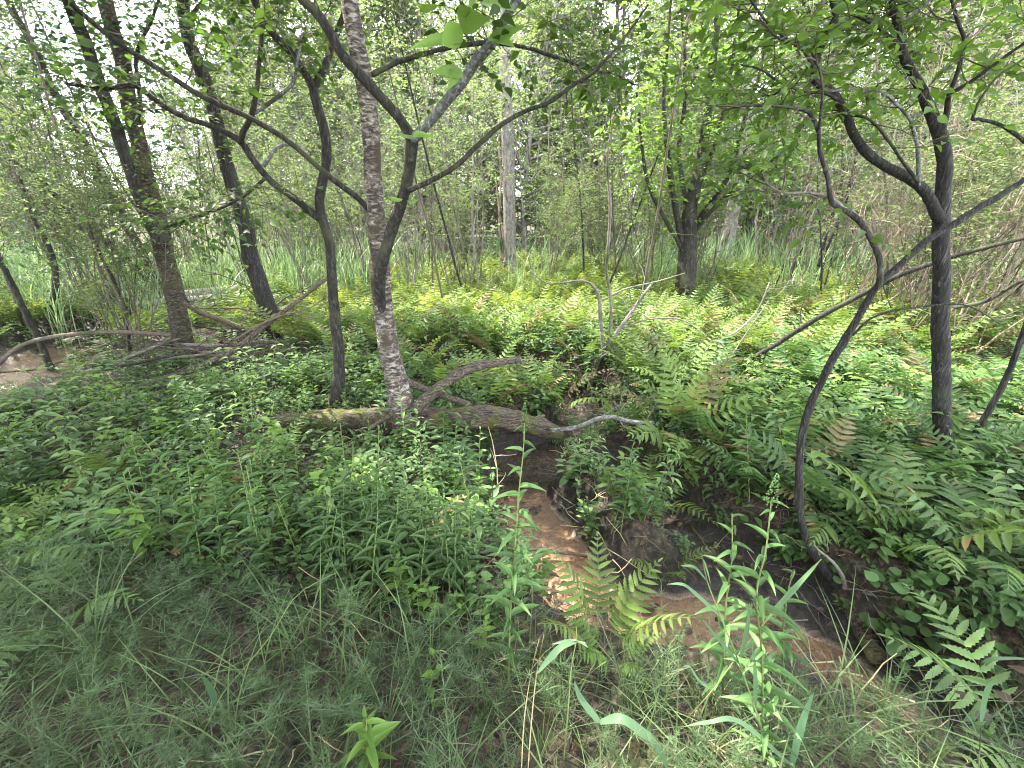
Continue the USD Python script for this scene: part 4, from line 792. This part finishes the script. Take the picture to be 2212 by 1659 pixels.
c = trace([(1768, 290, 6), (1778, 190, 5), (1765, 130, 5), (1740, 90, 4), (1690, 85, 4), (1640, 40, 3)], Y + .2, .0, .008, 74); limb(t, 'branch', c, 'bark_dark', 6)
d = trace([(1842, 725, 6), (1880, 690, 5), (1930, 672, 5), (2000, 663, 4), (2090, 660, 3), (2160, 700, 3)], Y + .1, -.1, .008, 75); limb(t, 'branch', d, 'bark_dark', 6)
leafy(t, 461, [(a, .6), (b, .3), (c, .3)], 30, .05, 'leaf_bright', L=(.12, .35), ratio=.6)
rt = trace([(1812, 1275, 20), (1830, 1305, 30), (1855, 1345, 40), (1880, 1390, 44), (1900, 1430, 36)], Y + .02, -.35, .01, 76); limb(t, 'root', rt, 'log_mossy', 10, .25, 18, label='thick mossy root on the creek bank')

# poles and fallen wood
def wood(name, label, cat, pts, mat, Ys, sides=9, rough=.2, freq=18, seed=0, twigs=0, wob=.015, group=None, extra=()):
    pts = np.asarray(pts, float); P = []
    for i, (x, y, wd) in enumerate(pts):
        Yi = Ys[0] + (Ys[1] - Ys[0]) * i / (len(pts) - 1); p = at(x, y, Yi); P.append([*p, wd * PXM * ((p - EYE) @ FWD) / 2])
    s = smooth(np.array(P), .05); t = Thing(name, label, cat, s[len(s) // 2, :3], group); limb(t, 'stem', s, mat, sides, rough, freq, seed)
    g = np.random.default_rng(seed)
    for _ in range(twigs):
        i = int(g.integers(1, len(s) - 1)); d = unit(s[i + 1 if i + 1 < len(s) else i, :3] - s[i - 1, :3]); q = wander(g, s[i, :3], unit(d * .5 + g.normal(0, .7, 3) + [0, 0, .3]), g.uniform(.12, .6), 5, .25, .02); t.part('twig', tube(q, np.linspace(max(.002, s[i, 3] * .35), .0012, 6), 4), mat)
    for e, Ye in extra:
        q = []
        for j, (x, y, wd) in enumerate(e):
            p = at(x, y, Ye[0] + (Ye[1] - Ye[0]) * j / (len(e) - 1)); q.append([*p, wd * PXM * ((p - EYE) @ FWD) / 2])
        q = smooth(np.array(q), .05); t.part('branch', tube(q[:, :3], q[:, 3], 6, .1, 18), mat)
    return t
GY = lambda x, y: float(base_of(x, y)[1])
ylog = GY(880, 948)
t = wood('fallen_log', 'mossy rotting log lying across the creek behind the birch foot', 'log', [(530, 928, 30), (640, 912, 42), (738, 906, 46), (855, 904, 52), (911, 905, 50), (1000, 905, 54), (1060, 903, 50), (1120, 912, 46), (1172, 926, 40), (1212, 938, 24)], 'log_mossy', (ylog + .05, ylog + .12), 20, .42, 12, 81)
g = np.random.default_rng(83); p0, p1 = at(545, 908, ylog), at(900, 890, ylog + .08); k = g.random(900)[:, None]; mp = p0 + (p1 - p0) * k + g.normal(0, 1, (900, 3)) * [.05, .09, .018] - [0, 0, .01]
t.part('moss', leaves(mp, g.normal(0, 1, (900, 3)), [0, 0, 1] + g.normal(0, .6, (900, 3)), g.uniform(.012, .03, 900), .012, T_FAR), 'moss', smooth=False, kind='stuff')
wood('broken_branch', 'thick bent broken branch rising right from the log at the birch', 'branch', [(893, 888, 26), (938, 847, 24), (988, 810, 22), (1032, 790, 20), (1078, 783, 18), (1125, 776, 12)], 'dead_wood', (ylog - .05, ylog + .25), 13, .42, 26, 84)
wood('broken_branch', 'short bare branch slanting down right behind the bent broken branch', 'branch', [(858, 812, 18), (890, 830, 16), (925, 843, 16), (971, 860, 15), (1015, 874, 13)], 'dead_wood', (ylog + .05, ylog + .18), 9, .25, 20, 85)
wood('lichen_branch', 'white lichen covered branch curving right from the log end', 'branch', [(1190, 930, 9), (1248, 923, 10), (1285, 907, 11), (1322, 901, 11), (1365, 912, 10), (1412, 913, 8)], 'bark_lichen', (ylog - .05, ylog - .1), 8, .25, 40, 86, 3)
wood('dry_stick', 'straight dry stick leaning on the front of the log', 'stick', [(1065, 920, 5), (1120, 910, 6), (1176, 898, 7)], 'dead_wood', (ylog - .22, ylog - .15), 6, .1, 20, 87)
wood('dry_stick', 'dry stick leaning on the log left of the birch foot', 'stick', [(800, 925, 9), (830, 905, 8), (856, 890, 8)], 'dead_wood', (ylog - .2, ylog - .1), 6, .1, 20, 88)
wood('fallen_pole', 'long grey fallen pole slanting across the left bank', 'branch', [(77, 920, 15), (173, 873, 16), (267, 847, 15), (350, 820, 14), (434, 790, 13), (510, 753, 12), (567, 707, 11), (634, 657, 9), (704, 603, 7)], 'dead_wood', (GY(77, 925), GY(560, 745)), 9, .15, 14, 89, 7)
wood('arching_branch', 'dead branch arching from the ringed bark tree to the left edge', 'branch', [(-40, 830, 8), (0, 783, 8), (40, 750, 9), (100, 730, 9), (183, 720, 9), (267, 717, 9), (367, 723, 8)], 'twig_brown', (4.6, 5.2), 8, .12, 14, 90, 4)
yp = GY(300, 668)
wood('pale_log', 'longest pale barkless log lying at the far left', 'log', [(-60, 665, 12), (0, 662, 12), (133, 652, 14), (300, 645, 15), (420, 632, 16), (510, 622, 15)], 'dead_wood_pale', (yp, yp + .3), 10, .12, 8, 91, 2)
wood('pale_log', 'thinner pale log just below the longest pale log', 'log', [(200, 662, 11), (334, 652, 12), (467, 640, 11), (500, 634, 9)], 'dead_wood_pale', (yp - .2, yp - .1), 9, .12, 8, 92)
wood('pale_log', 'short grey log by the far pool beside the dark trunk', 'log', [(400, 668, 8), (480, 655, 10), (550, 650, 10)], 'dead_wood_pale', (yp - .5, yp - .4), 9, .12, 8, 93)
wood('dead_branch', 'dark dead branch between ringed bark tree and dark grey trunk', 'branch', [(398, 655, 9), (430, 675, 10), (467, 687, 11), (510, 705, 12), (548, 722, 12)], 'twig_brown', (5.6, GY(548, 740)), 8, .15, 14, 94, 4)
wood('dead_branch', 'short log leaning against the foot of the ringed bark tree', 'branch', [(280, 772, 16), (330, 752, 17), (378, 733, 16)], 'dead_wood', (GY(330, 790), GY(378, 770)), 9, .2, 14, 95)
wood('dead_branch', 'dark wet log at the left edge of the left pool', 'log', [(-60, 905, 16), (0, 890, 16), (50, 872, 14), (90, 860, 8)], 'twig_brown', (GY(0, 905), GY(50, 900)), 9, .2, 14, 96)
wood('dead_branch', 'dark stick lying across the sandy creek', 'stick', [(1120, 1190, 5), (1155, 1187, 8), (1200, 1192, 9), (1250, 1198, 8), (1290, 1210, 4)], 'twig_brown', (on_plane(1155, 1187, WATER + .02)[1], on_plane(1250, 1198, WATER + .02)[1]), 7, .2, 20, 97)
wood('dead_branch', 'grey log in the horsetails at the left edge', 'log', [(-60, 1228, 20), (0, 1223, 20), (60, 1216, 17), (112, 1212, 12)], 'dead_wood', (GY(0, 1235), GY(110, 1225)), 9, .15, 14, 98)
wood('dead_branch', 'twiggy grey fork beside the bowed trunk foot', 'branch', [(1825, 1270, 10), (1820, 1245, 9), (1800, 1215, 7), (1770, 1190, 5), (1758, 1178, 3)], 'twig_grey', (Y - .05, Y - .1), 7, .1, 20, 99, 0)
ys = GY(1272, 850)
wood('dead_shrub', 'bare grey shrub with forked curving stems in the fern bed', 'shrub', [(1268, 858, 12), (1288, 787, 11), (1308, 760, 11), (1332, 720, 9), (1358, 683, 8), (1388, 640, 7), (1410, 610, 4)], 'twig_grey', (ys, ys + .2), 8, .1, 20, 100, 22, extra=[
    ([(1304, 765, 9), (1302, 740, 8), (1297, 690, 8), (1295, 653, 7), (1288, 625, 6), (1258, 606, 5), (1188, 613, 4), (1150, 590, 3)], (ys + .05, ys + .1)), ([(1312, 752, 8), (1318, 727, 8), (1319, 653, 7), (1310, 587, 7), (1312, 553, 6), (1318, 450, 6), (1312, 350, 5), (1325, 250, 4)], (ys + .05, ys - .1)), ([(1340, 710, 4), (1400, 690, 4), (1470, 690, 3), (1520, 720, 3)], (ys + .1, ys)), ([(1300, 650, 4), (1350, 625, 4), (1420, 608, 3), (1480, 590, 2)], (ys + .1, ys))])
yd = GY(1325, 905)
wood('dead_shrub', 'spreading dead grey branch lying over the ferns right of the log', 'branch', [(1300, 905, 7), (1325, 880, 7), (1372, 847, 7), (1438, 813, 6), (1476, 795, 6), (1541, 745, 5), (1591, 716, 5), (1624, 686, 4), (1644, 656, 4), (1662, 610, 3)], 'twig_grey', (yd, yd + .5), 6, .1, 20, 101, 34, extra=[
    ([(1372, 855, 5), (1440, 880, 4), (1510, 870, 4), (1560, 820, 4), (1580, 770, 3), (1660, 650, 2)], (yd, yd + .1)), ([(1450, 812, 4), (1530, 790, 4), (1600, 775, 3), (1680, 760, 2)], (yd + .2, yd + .3)), ([(1490, 880, 4), (1560, 860, 4), (1640, 870, 3), (1690, 960, 3)], (yd, yd - .1))])
wood('fallen_pole', 'long dark fallen pole propped on the bowed trunk over the ferns', 'branch', [(1590, 790, 8), (1624, 773, 9), (1674, 746, 10), (1724, 713, 11), (1791, 673, 11), (1874, 630, 11), (1938, 597, 11), (2040, 560, 10), (2130, 535, 9), (2230, 510, 8)], 'bark_dark', (GY(1600, 800) - .3, 2.9), 8, .12, 14, 102, 5)
wood('fallen_pole', 'dead dark branch in the thicket at the right edge', 'branch', [(2060, 665, 6), (2130, 650, 9), (2200, 610, 8), (2260, 590, 8)], 'bark_dark', (4.6, 4.2), 7, .1, 14, 103, 4)

# dry twigs on the left bank
g = np.random.default_rng(120)
for k, (x, y) in enumerate([(320, 800), (380, 860), (450, 830), (350, 870), (500, 800), (300, 850), (600, 880), (560, 910), (640, 820), (470, 770), (250, 760), (200, 830), (630, 760), (420, 900), (150, 880), (1110, 830), (1180, 810), (1060, 1130), (1360, 1180)]):
    B = base_of(x, y); t = Thing('dry_twig', 'bare dry twig sticking up from the littered ground', 'twig', B, 'dry twigs on the littered ground')
    q = wander(g, B - [0, 0, .04], g.normal(0, .9, 3) + [0, 0, .8], g.uniform(.3, .8), 7, .15, 0); t.part('stem', tube(q, np.linspace(.006, .0015, 8), 5), ['twig_grey', 'twig_brown', 'straw'][k % 3])
    for j in (3, 4, 5): t.part('side_twig', tube(wander(g, q[j], g.normal(0, .7, 3) + [0, 0, .4], .15, 4, .2), np.linspace(.003, .001, 5), 4), ['twig_grey', 'twig_brown', 'straw'][k % 3])

g = np.random.default_rng(130); SIDE = ('at the foot of the ringed bark tree', 'under the long fallen pole', 'beside the dark grey trunk', 'by the left pool')
for k in range(42):
    x, y = g.uniform(150, 660), g.uniform(640, 850); B = base_of(x, y); L = g.uniform(.6, 2.2); a = g.normal(.25, .6) + (math.pi if g.random() < .5 else 0)
    where = SIDE[0] if 330 < x < 460 else SIDE[2] if x > 520 else SIDE[3] if x < 240 else SIDE[1]
    t = Thing('dead_stick', 'dead grey stick in the brush pile ' + where, 'stick', B, 'brush pile sticks ' + where)
    q = wander(g, B + [-.5 * L * math.cos(a), -.5 * L * math.sin(a), g.uniform(.08, .32)], (math.cos(a), math.sin(a), g.uniform(-.05, .5)), L, 9, .09, 0); m = ['twig_brown', 'twig_grey', 'dead_wood', 'bark_dark'][k % 4]; r0 = g.uniform(.008, .03)
    t.part('stem', tube(q, np.linspace(r0, .003, 10), 6, .15, 20), m)
    for j in (4, 6, 7): t.part('side_twig', tube(wander(g, q[j], unit(q[j] - q[j - 1]) + g.normal(0, .6, 3), g.uniform(.15, .5), 5, .2), np.linspace(r0 * .45, .0012, 6), 4), m)

# ------------------------------------------------------------------ tall herbs, leaf by leaf
def tall_herb(name, label, cat, pts, seed, mat, leafL, ratio, nl, T=T_LONG, stem='stem_green', Y=None, group=None, spike=False, start=.12, opposite=False, up=.45):
    """A leafy stalk through the pixel points (top last)."""
    g = np.random.default_rng(seed); B = base_of(*pts[0][:2]) if Y is None else at(*pts[0][:2], Y); Y = B[1]
    s = smooth(np.array([at(x, y, Y + .02 * i) for i, (x, y) in enumerate(pts)]), .03); gz = float(height(s[0, 0], s[0, 1])); s = np.vstack([[s[0, 0], s[0, 1], min(gz, s[0, 2]) - .03], s])
    t = Thing(name, label, cat, s[0], group); t.part('stem', tube(s, np.linspace(.0038, .0015, len(s)), 6), stem)
    for i in range(nl):
        f = start + (1 - start) * (i + .5) / nl; k = min(int(f * (len(s) - 1)), len(s) - 2); p = s[k] + (s[k + 1] - s[k]) * (f * (len(s) - 1) - k)
        size = leafL * np.interp(f, [0, .35, .75, 1], [.65, 1.0, .85, .38]) * g.uniform(.85, 1.12)
        for e in ((0, math.pi) if opposite else (0,)):
            a = (i * 1.57 if opposite else i * 2.4) + e + g.normal(0, .2); d = np.array([math.cos(a), math.sin(a), up + g.normal(0, .12) + .5 * max(0, f - .8)])
            t.part('leaf', leaves([p], [d], [unit(np.array([0, 0, 1.0]) + g.normal(0, .15, 3) - .4 * np.array([math.cos(a), math.sin(a), 0]))], size, size * ratio, T), mat)
    if spike:
        m = MB(); tp = s[-1]
        for i in range(90):
            f = g.random(); a = g.random() * 6.28; r = .014 * (1 - f) + .002; c = tp + [math.cos(a) * r, math.sin(a) * r, -.02 + .09 * f]; z = .0024
            m.add(c + np.array([[z, 0, 0], [-z, 0, 0], [0, z, 0], [0, -z, 0], [0, 0, z * 1.4], [0, 0, -z]]), np.array([[0, 2, 4], [2, 1, 4], [1, 3, 4], [3, 0, 4], [2, 0, 5], [1, 2, 5], [3, 1, 5], [0, 3, 5]]))
        t.part('flower_spike', m.get(), 'goldenrod')
    return t
tall_herb('goldenrod', 'tall goldenrod with budding tip standing alone before the creek sand', 'goldenrod', [(1098, 1474), (1102, 1340), (1108, 1240), (1117, 1124), (1122, 1053), (1130, 980), (1133, 915)], 601, 'goldenrod', .105, .2, 34, spike=True)
tall_herb('goldenrod', 'tallest goldenrod at the right of the creek bend', 'goldenrod', [(1646, 1690), (1647, 1440), (1634, 1290), (1654, 1190), (1667, 1075)], 602, 'goldenrod', .10, .2, 40, spike=True)
tall_herb('goldenrod', 'slightly shorter goldenrod left of the tallest one at the creek bend', 'goldenrod', [(1560, 1560), (1567, 1324), (1581, 1207), (1581, 1110)], 603, 'goldenrod', .10, .2, 30)
tall_herb('goldenrod', 'goldenrod with dense leaves left on the bank above the pale fern', 'goldenrod', [(440, 1240), (420, 1120), (405, 1000)], 604, 'goldenrod', .095, .21, 30)
tall_herb('goldenrod', 'short goldenrod beside the dense one on the left bank', 'goldenrod', [(480, 1220), (470, 1120), (462, 1040)], 605, 'goldenrod', .085, .22, 22)
tall_herb('goldenrod', 'leafy goldenrod leaning left before the birch foot', 'goldenrod', [(760, 1110), (745, 1000), (735, 915)], 606, 'herb_blue', .09, .16, 26)
tall_herb('goldenrod', 'young goldenrod beside the creek right of the fern', 'goldenrod', [(1700, 1500), (1690, 1400), (1700, 1290), (1715, 1230)], 607, 'goldenrod', .09, .2, 18)
gx = np.random.default_rng(610)
for k in range(26):
    x = 700 + 330 * gx.random(); y = 1190 + 150 * gx.random(); h = 150 + 90 * gx.random(); l = gx.normal(0, 18)
    tall_herb('willowherb', ['narrow leaved blue green herb in the dense clump left of the creek', 'narrow leaved herb of the dense clump, on the side of the sandy creek', 'narrow leaved herb of the dense clump, on the side of the pale wide fern', 'narrow leaved herb at the back of the dense clump, towards the birch'][3 if y < 1235 else 1 if x > 920 else 2 if x < 790 else 0], 'herb', [(x, y), (x + l * .4, y - h * .5), (x + l, y - h)], 620 + k, 'herb_blue', .12, .13, 20, group='narrow leaved herbs of the dense clump' + ('', ', creek side', ', fern side', ', birch side')[3 if y < 1235 else 1 if x > 920 else 2 if x < 790 else 0])
HP = [tall_herb('leafy_stalk', 'leafy green stalk', 'herb', [(1106, 1100), (1106 + l, 1030), (1106 + 2 * l, 960)], 640 + i, m, lf, ra, 18, T_LONG if ra < .3 else T_TOOTH, group='leafy stalks') for i, (m, lf, ra, l) in enumerate([('goldenrod', .10, .2, 4), ('herb_blue', .11, .15, -4), ('herb', .085, .34, 6), ('goldenrod', .09, .24, -8), ('herb_bright', .075, .36, 3)])]
gx = np.random.default_rng(615); hs = []
for k in range(52): hs.append(base_of(*((gx.uniform(250, 1040), gx.uniform(985, 1250)) if k < 40 else (gx.uniform(1150, 1700), gx.uniform(1000, 1180)))))
for k in range(40): hs.append(base_of(gx.uniform(780, 2150), gx.uniform(640, 900)))
hs = [h for h in hs if h[2] > WATER + .1]
spread_copies(HP, hs, .6, 1.15, .12, kinds=['leafy goldenrod stalk', 'narrow leaved blue green stalk', 'broad leaved green stalk', 'short leafy goldenrod stalk', 'bright broad leaved stalk'])
for k, (x, y, h, lab, mat) in enumerate([(1270, 1190, 120, 'broad leaved plant on the mud right of the sand', 'herb'), (1060, 1150, 170, 'pale broad leaved plant left of the lone goldenrod', 'goldenrod'), (860, 1330, 130, 'bright yellow green herb at the front of the narrow leaved clump', 'herb_bright'), (925, 1360, 110, 'bright herb with drooping pale leaves below the clump', 'herb_bright'), (1590, 1090, 80, 'leafy plant with three large leaves on the right bank', 'herb'), (820, 1150, 130, 'round leaved herb beside the birch foot', 'herb'), (930, 1090, 110, 'round leaved herb before the fallen log', 'herb'), (985, 1100, 90, 'small round leaved herb right of the log herbs', 'herb_bright')]):
    tall_herb('broad_leaf_herb', lab, 'herb', [(x, y), (x + 4, y - h * .5), (x - 4, y - h)], 660 + k, mat, .085 if k not in (5, 6, 7) else .06, .42 if k not in (5, 6, 7) else .6, 6, T_TOOTH, 'stem_dark', opposite=True, up=.25, start=.3)
# plant with a pale rosette at the bottom, pale leaves nearby
tall_herb('pale_herb', 'bright pale green plant with pointed star leaves at the bottom', 'herb', [(800, 1720), (795, 1620), (790, 1545)], 680, 'herb_bright', .105, .27, 16, T_LANCE, start=.5, up=.35)
tall_herb('pale_herb', 'small vine with pale round pointed leaves on the near slope', 'herb', [(935, 1530), (930, 1480), (945, 1430), (925, 1400)], 681, 'herb_bright', .055, .62, 7, T_TOOTH, start=.15, up=.1)
tall_herb('pale_herb', 'small plant with two yellow green leaves left of the lone goldenrod stem', 'herb', [(1040, 1430), (1046, 1370), (1050, 1330)], 682, 'herb_bright', .06, .6, 4, T_TOOTH, start=.4, up=.1, opposite=True)
tall_herb('pale_herb', 'yellow leaved seedling among the horsetails at lower left', 'herb', [(735, 1530), (745, 1500), (748, 1480)], 683, 'herb_bright', .045, .55, 6, T_OVATE, start=.3, up=.2)
tall_herb('pale_herb', 'pale leaves beside the pale wide fern at the left', 'herb', [(470, 1260), (478, 1240), (485, 1225)], 684, 'herb_bright', .06, .5, 5, T_OVATE, start=.2, up=.1)

# ivy-like round leaves on the right bank
gi = np.random.default_rng(700)
for k, (x, y) in enumerate([(1860, 1260), (1930, 1290), (1990, 1320), (2060, 1300), (1950, 1380), (2020, 1400), (2100, 1380), (1880, 1330), (2080, 1240), (2160, 1330), (1990, 1250), (2140, 1430), (1900, 1240), (2040, 1450)]):
    B = base_of(x, y); t = Thing('round_leaf_plant', 'low plant with rounded green leaves on the dark right bank', 'plant', B, 'round leaved plants on the right bank')
    for j in range(6):
        q = wander(gi, B - [0, 0, .02], gi.normal(0, .7, 3) * [1, 1, .2] + [-.1, -.35, .8], gi.uniform(.07, .16), 4, .15, -.02); st = t.part('stem', tube(q, np.linspace(.0018, .001, 5), 4), 'stem_green')
        L = gi.uniform(.04, .065); d = gi.normal(0, .5, 3) * [1, 1, .3] + [0, -.6, -.15]; t.part('leaf', leaves([q[-1]], [d], [unit(np.array([0, -.45, .9]) + gi.normal(0, .25, 3))], L, L * .95, T_ROUND), 'herb' if j % 3 else 'goldenrod')

# reed grass stalks and blades
def blade(t, pts, Ys, w, mat, seed=0, name='leaf'):
    P = np.array([at(x, y, Ys[0] + (Ys[1] - Ys[0]) * i / (len(pts) - 1)) for i, (x, y) in enumerate(pts)]); s = smooth(P, .015); u = np.linspace(0, 1, len(s)); T = unit(np.gradient(s, axis=0))
    S = unit(cross(T, unit(EYE - s) * .6 + [0.2, 0, .5])); hw = w / 2 * np.interp(u, [0, .15, .5, .85, 1], [.45, .9, 1, .55, .02])[:, None]; N = cross(S, T); n = len(s)
    V = np.vstack([s + S * hw, s - N * hw * .25, s - S * hw]); i = np.arange(n - 1)
    t.part(name, (V, np.vstack([np.stack([i, i + 1, i + n + 1], 1), np.stack([i, i + n + 1, i + n], 1), np.stack([i + n, i + n + 1, i + 2 * n + 1], 1), np.stack([i + n, i + 2 * n + 1, i + 2 * n], 1)])), mat)
def stalk(name, label, pts, w, blades_, Y=None, mat='stem_green', bm='reed_near'):
    B = base_of(*pts[0]) if Y is None else at(*pts[0], Y); Y = B[1]; P = np.array([at(x, y, Y) for x, y in pts]); s = smooth(P, .03); gz = float(height(s[0, 0], s[0, 1])); s = np.vstack([[s[0, 0], s[0, 1], min(gz, s[0, 2]) - .03], s])
    t = Thing(name, label, 'reed', s[0]); t.part('stem', tube(s, np.linspace(w / 2, w / 5, len(s)), 6), mat)
    for pt, d, bw in blades_: blade(t, pt, (Y, Y + d), bw, bm)
    return t
stalk('reed_stalk', 'reed stalk with narrow blades leaning left before the creek sand', [(1676, 1700), (1640, 1560), (1597, 1434), (1560, 1340), (1527, 1254), (1516, 1195)], .006, [([(1556, 1330), (1500, 1280), (1474, 1262), (1440, 1262)], -.05, .012), ([(1527, 1254), (1500, 1225), (1470, 1222)], -.05, .01), ([(1520, 1210), (1530, 1240), (1535, 1262)], .02, .009), ([(1597, 1434), (1560, 1390), (1515, 1335)], -.04, .014), ([(1600, 1420), (1615, 1350), (1620, 1300)], 0, .012), ([(1630, 1540), (1632, 1470), (1625, 1390)], .0, .016)])
stalk('reed_stalk', 'bent reed stalk crossing towards the upper right at the creek', [(1440, 1610), (1474, 1564), (1540, 1490), (1601, 1407), (1661, 1334), (1720, 1270), (1774, 1208)], .005, [([(1540, 1490), (1510, 1470), (1490, 1440), (1474, 1440)], -.05, .012), ([(1661, 1334), (1690, 1300), (1774, 1208)], .0, .014), ([(1600, 1407), (1640, 1380), (1690, 1365)], 0, .014)])
stalk('reed_stalk', 'broad pale reed blade rising at the lower right of the creek', [(1700, 1720), (1711, 1650)], .006, [([(1711, 1655), (1725, 1590), (1740, 1540), (1758, 1494)], .03, .022), ([(1711, 1655), (1600, 1560), (1530, 1560), (1474, 1570)], -.05, .016)])
stalk('reed_stalk', 'wide arching blue green blade at the bottom centre', [(1300, 1720), (1296, 1600)], .006, [([(1296, 1560), (1340, 1552), (1385, 1580), (1425, 1620), (1450, 1680)], -.06, .026), ([(1296, 1560), (1270, 1530), (1250, 1500), (1240, 1470)], .05, .02)])
stalk('reed_stalk', 'reed with folded pale blade left of the small yellow fern', [(1218, 1640), (1225, 1560), (1235, 1440), (1246, 1380), (1245, 1355)], .005, [([(1246, 1385), (1215, 1395), (1185, 1425), (1158, 1458)], -.05, .018), ([(1246, 1385), (1262, 1390), (1270, 1400)], -.02, .008), ([(1245, 1382), (1220, 1385), (1190, 1392)], .0, .009)])
stalk('reed_stalk', 'thin straw reed stem at the bottom left of centre', [(1124, 1720), (1132, 1560), (1150, 1440), (1165, 1380)], .004, [], mat='straw')
stalk('reed_stalk', 'second thin straw reed stem beside the first one at the bottom', [(1138, 1700), (1148, 1560), (1160, 1450), (1175, 1370)], .004, [], mat='straw')
stalk('reed_stalk', 'long curved grass stalk rising right through the horsetails', [(420, 1620), (450, 1560), (480, 1500), (530, 1440), (584, 1374), (634, 1294), (680, 1260), (727, 1237)], .004, [([(470, 1525), (455, 1490), (440, 1465), (432, 1462)], -.03, .018)])
stalk('reed_stalk', 'arching reed blade over the right bank at the right edge', [(2110, 1560), (2105, 1480)], .005, [([(2105, 1480), (2130, 1430), (2180, 1422), (2240, 1425)], -.04, .016), ([(2105, 1480), (2060, 1440), (2030, 1470), (1985, 1470)], -.04, .014)])
stalk('reed_stalk', 'broad reed blade standing near the bottom right corner', [(2110, 1720), (2120, 1560)], .005, [([(2120, 1560), (2130, 1500), (2145, 1470)], .0, .02), ([(2115, 1600), (2100, 1560), (2070, 1520)], .0, .014)])
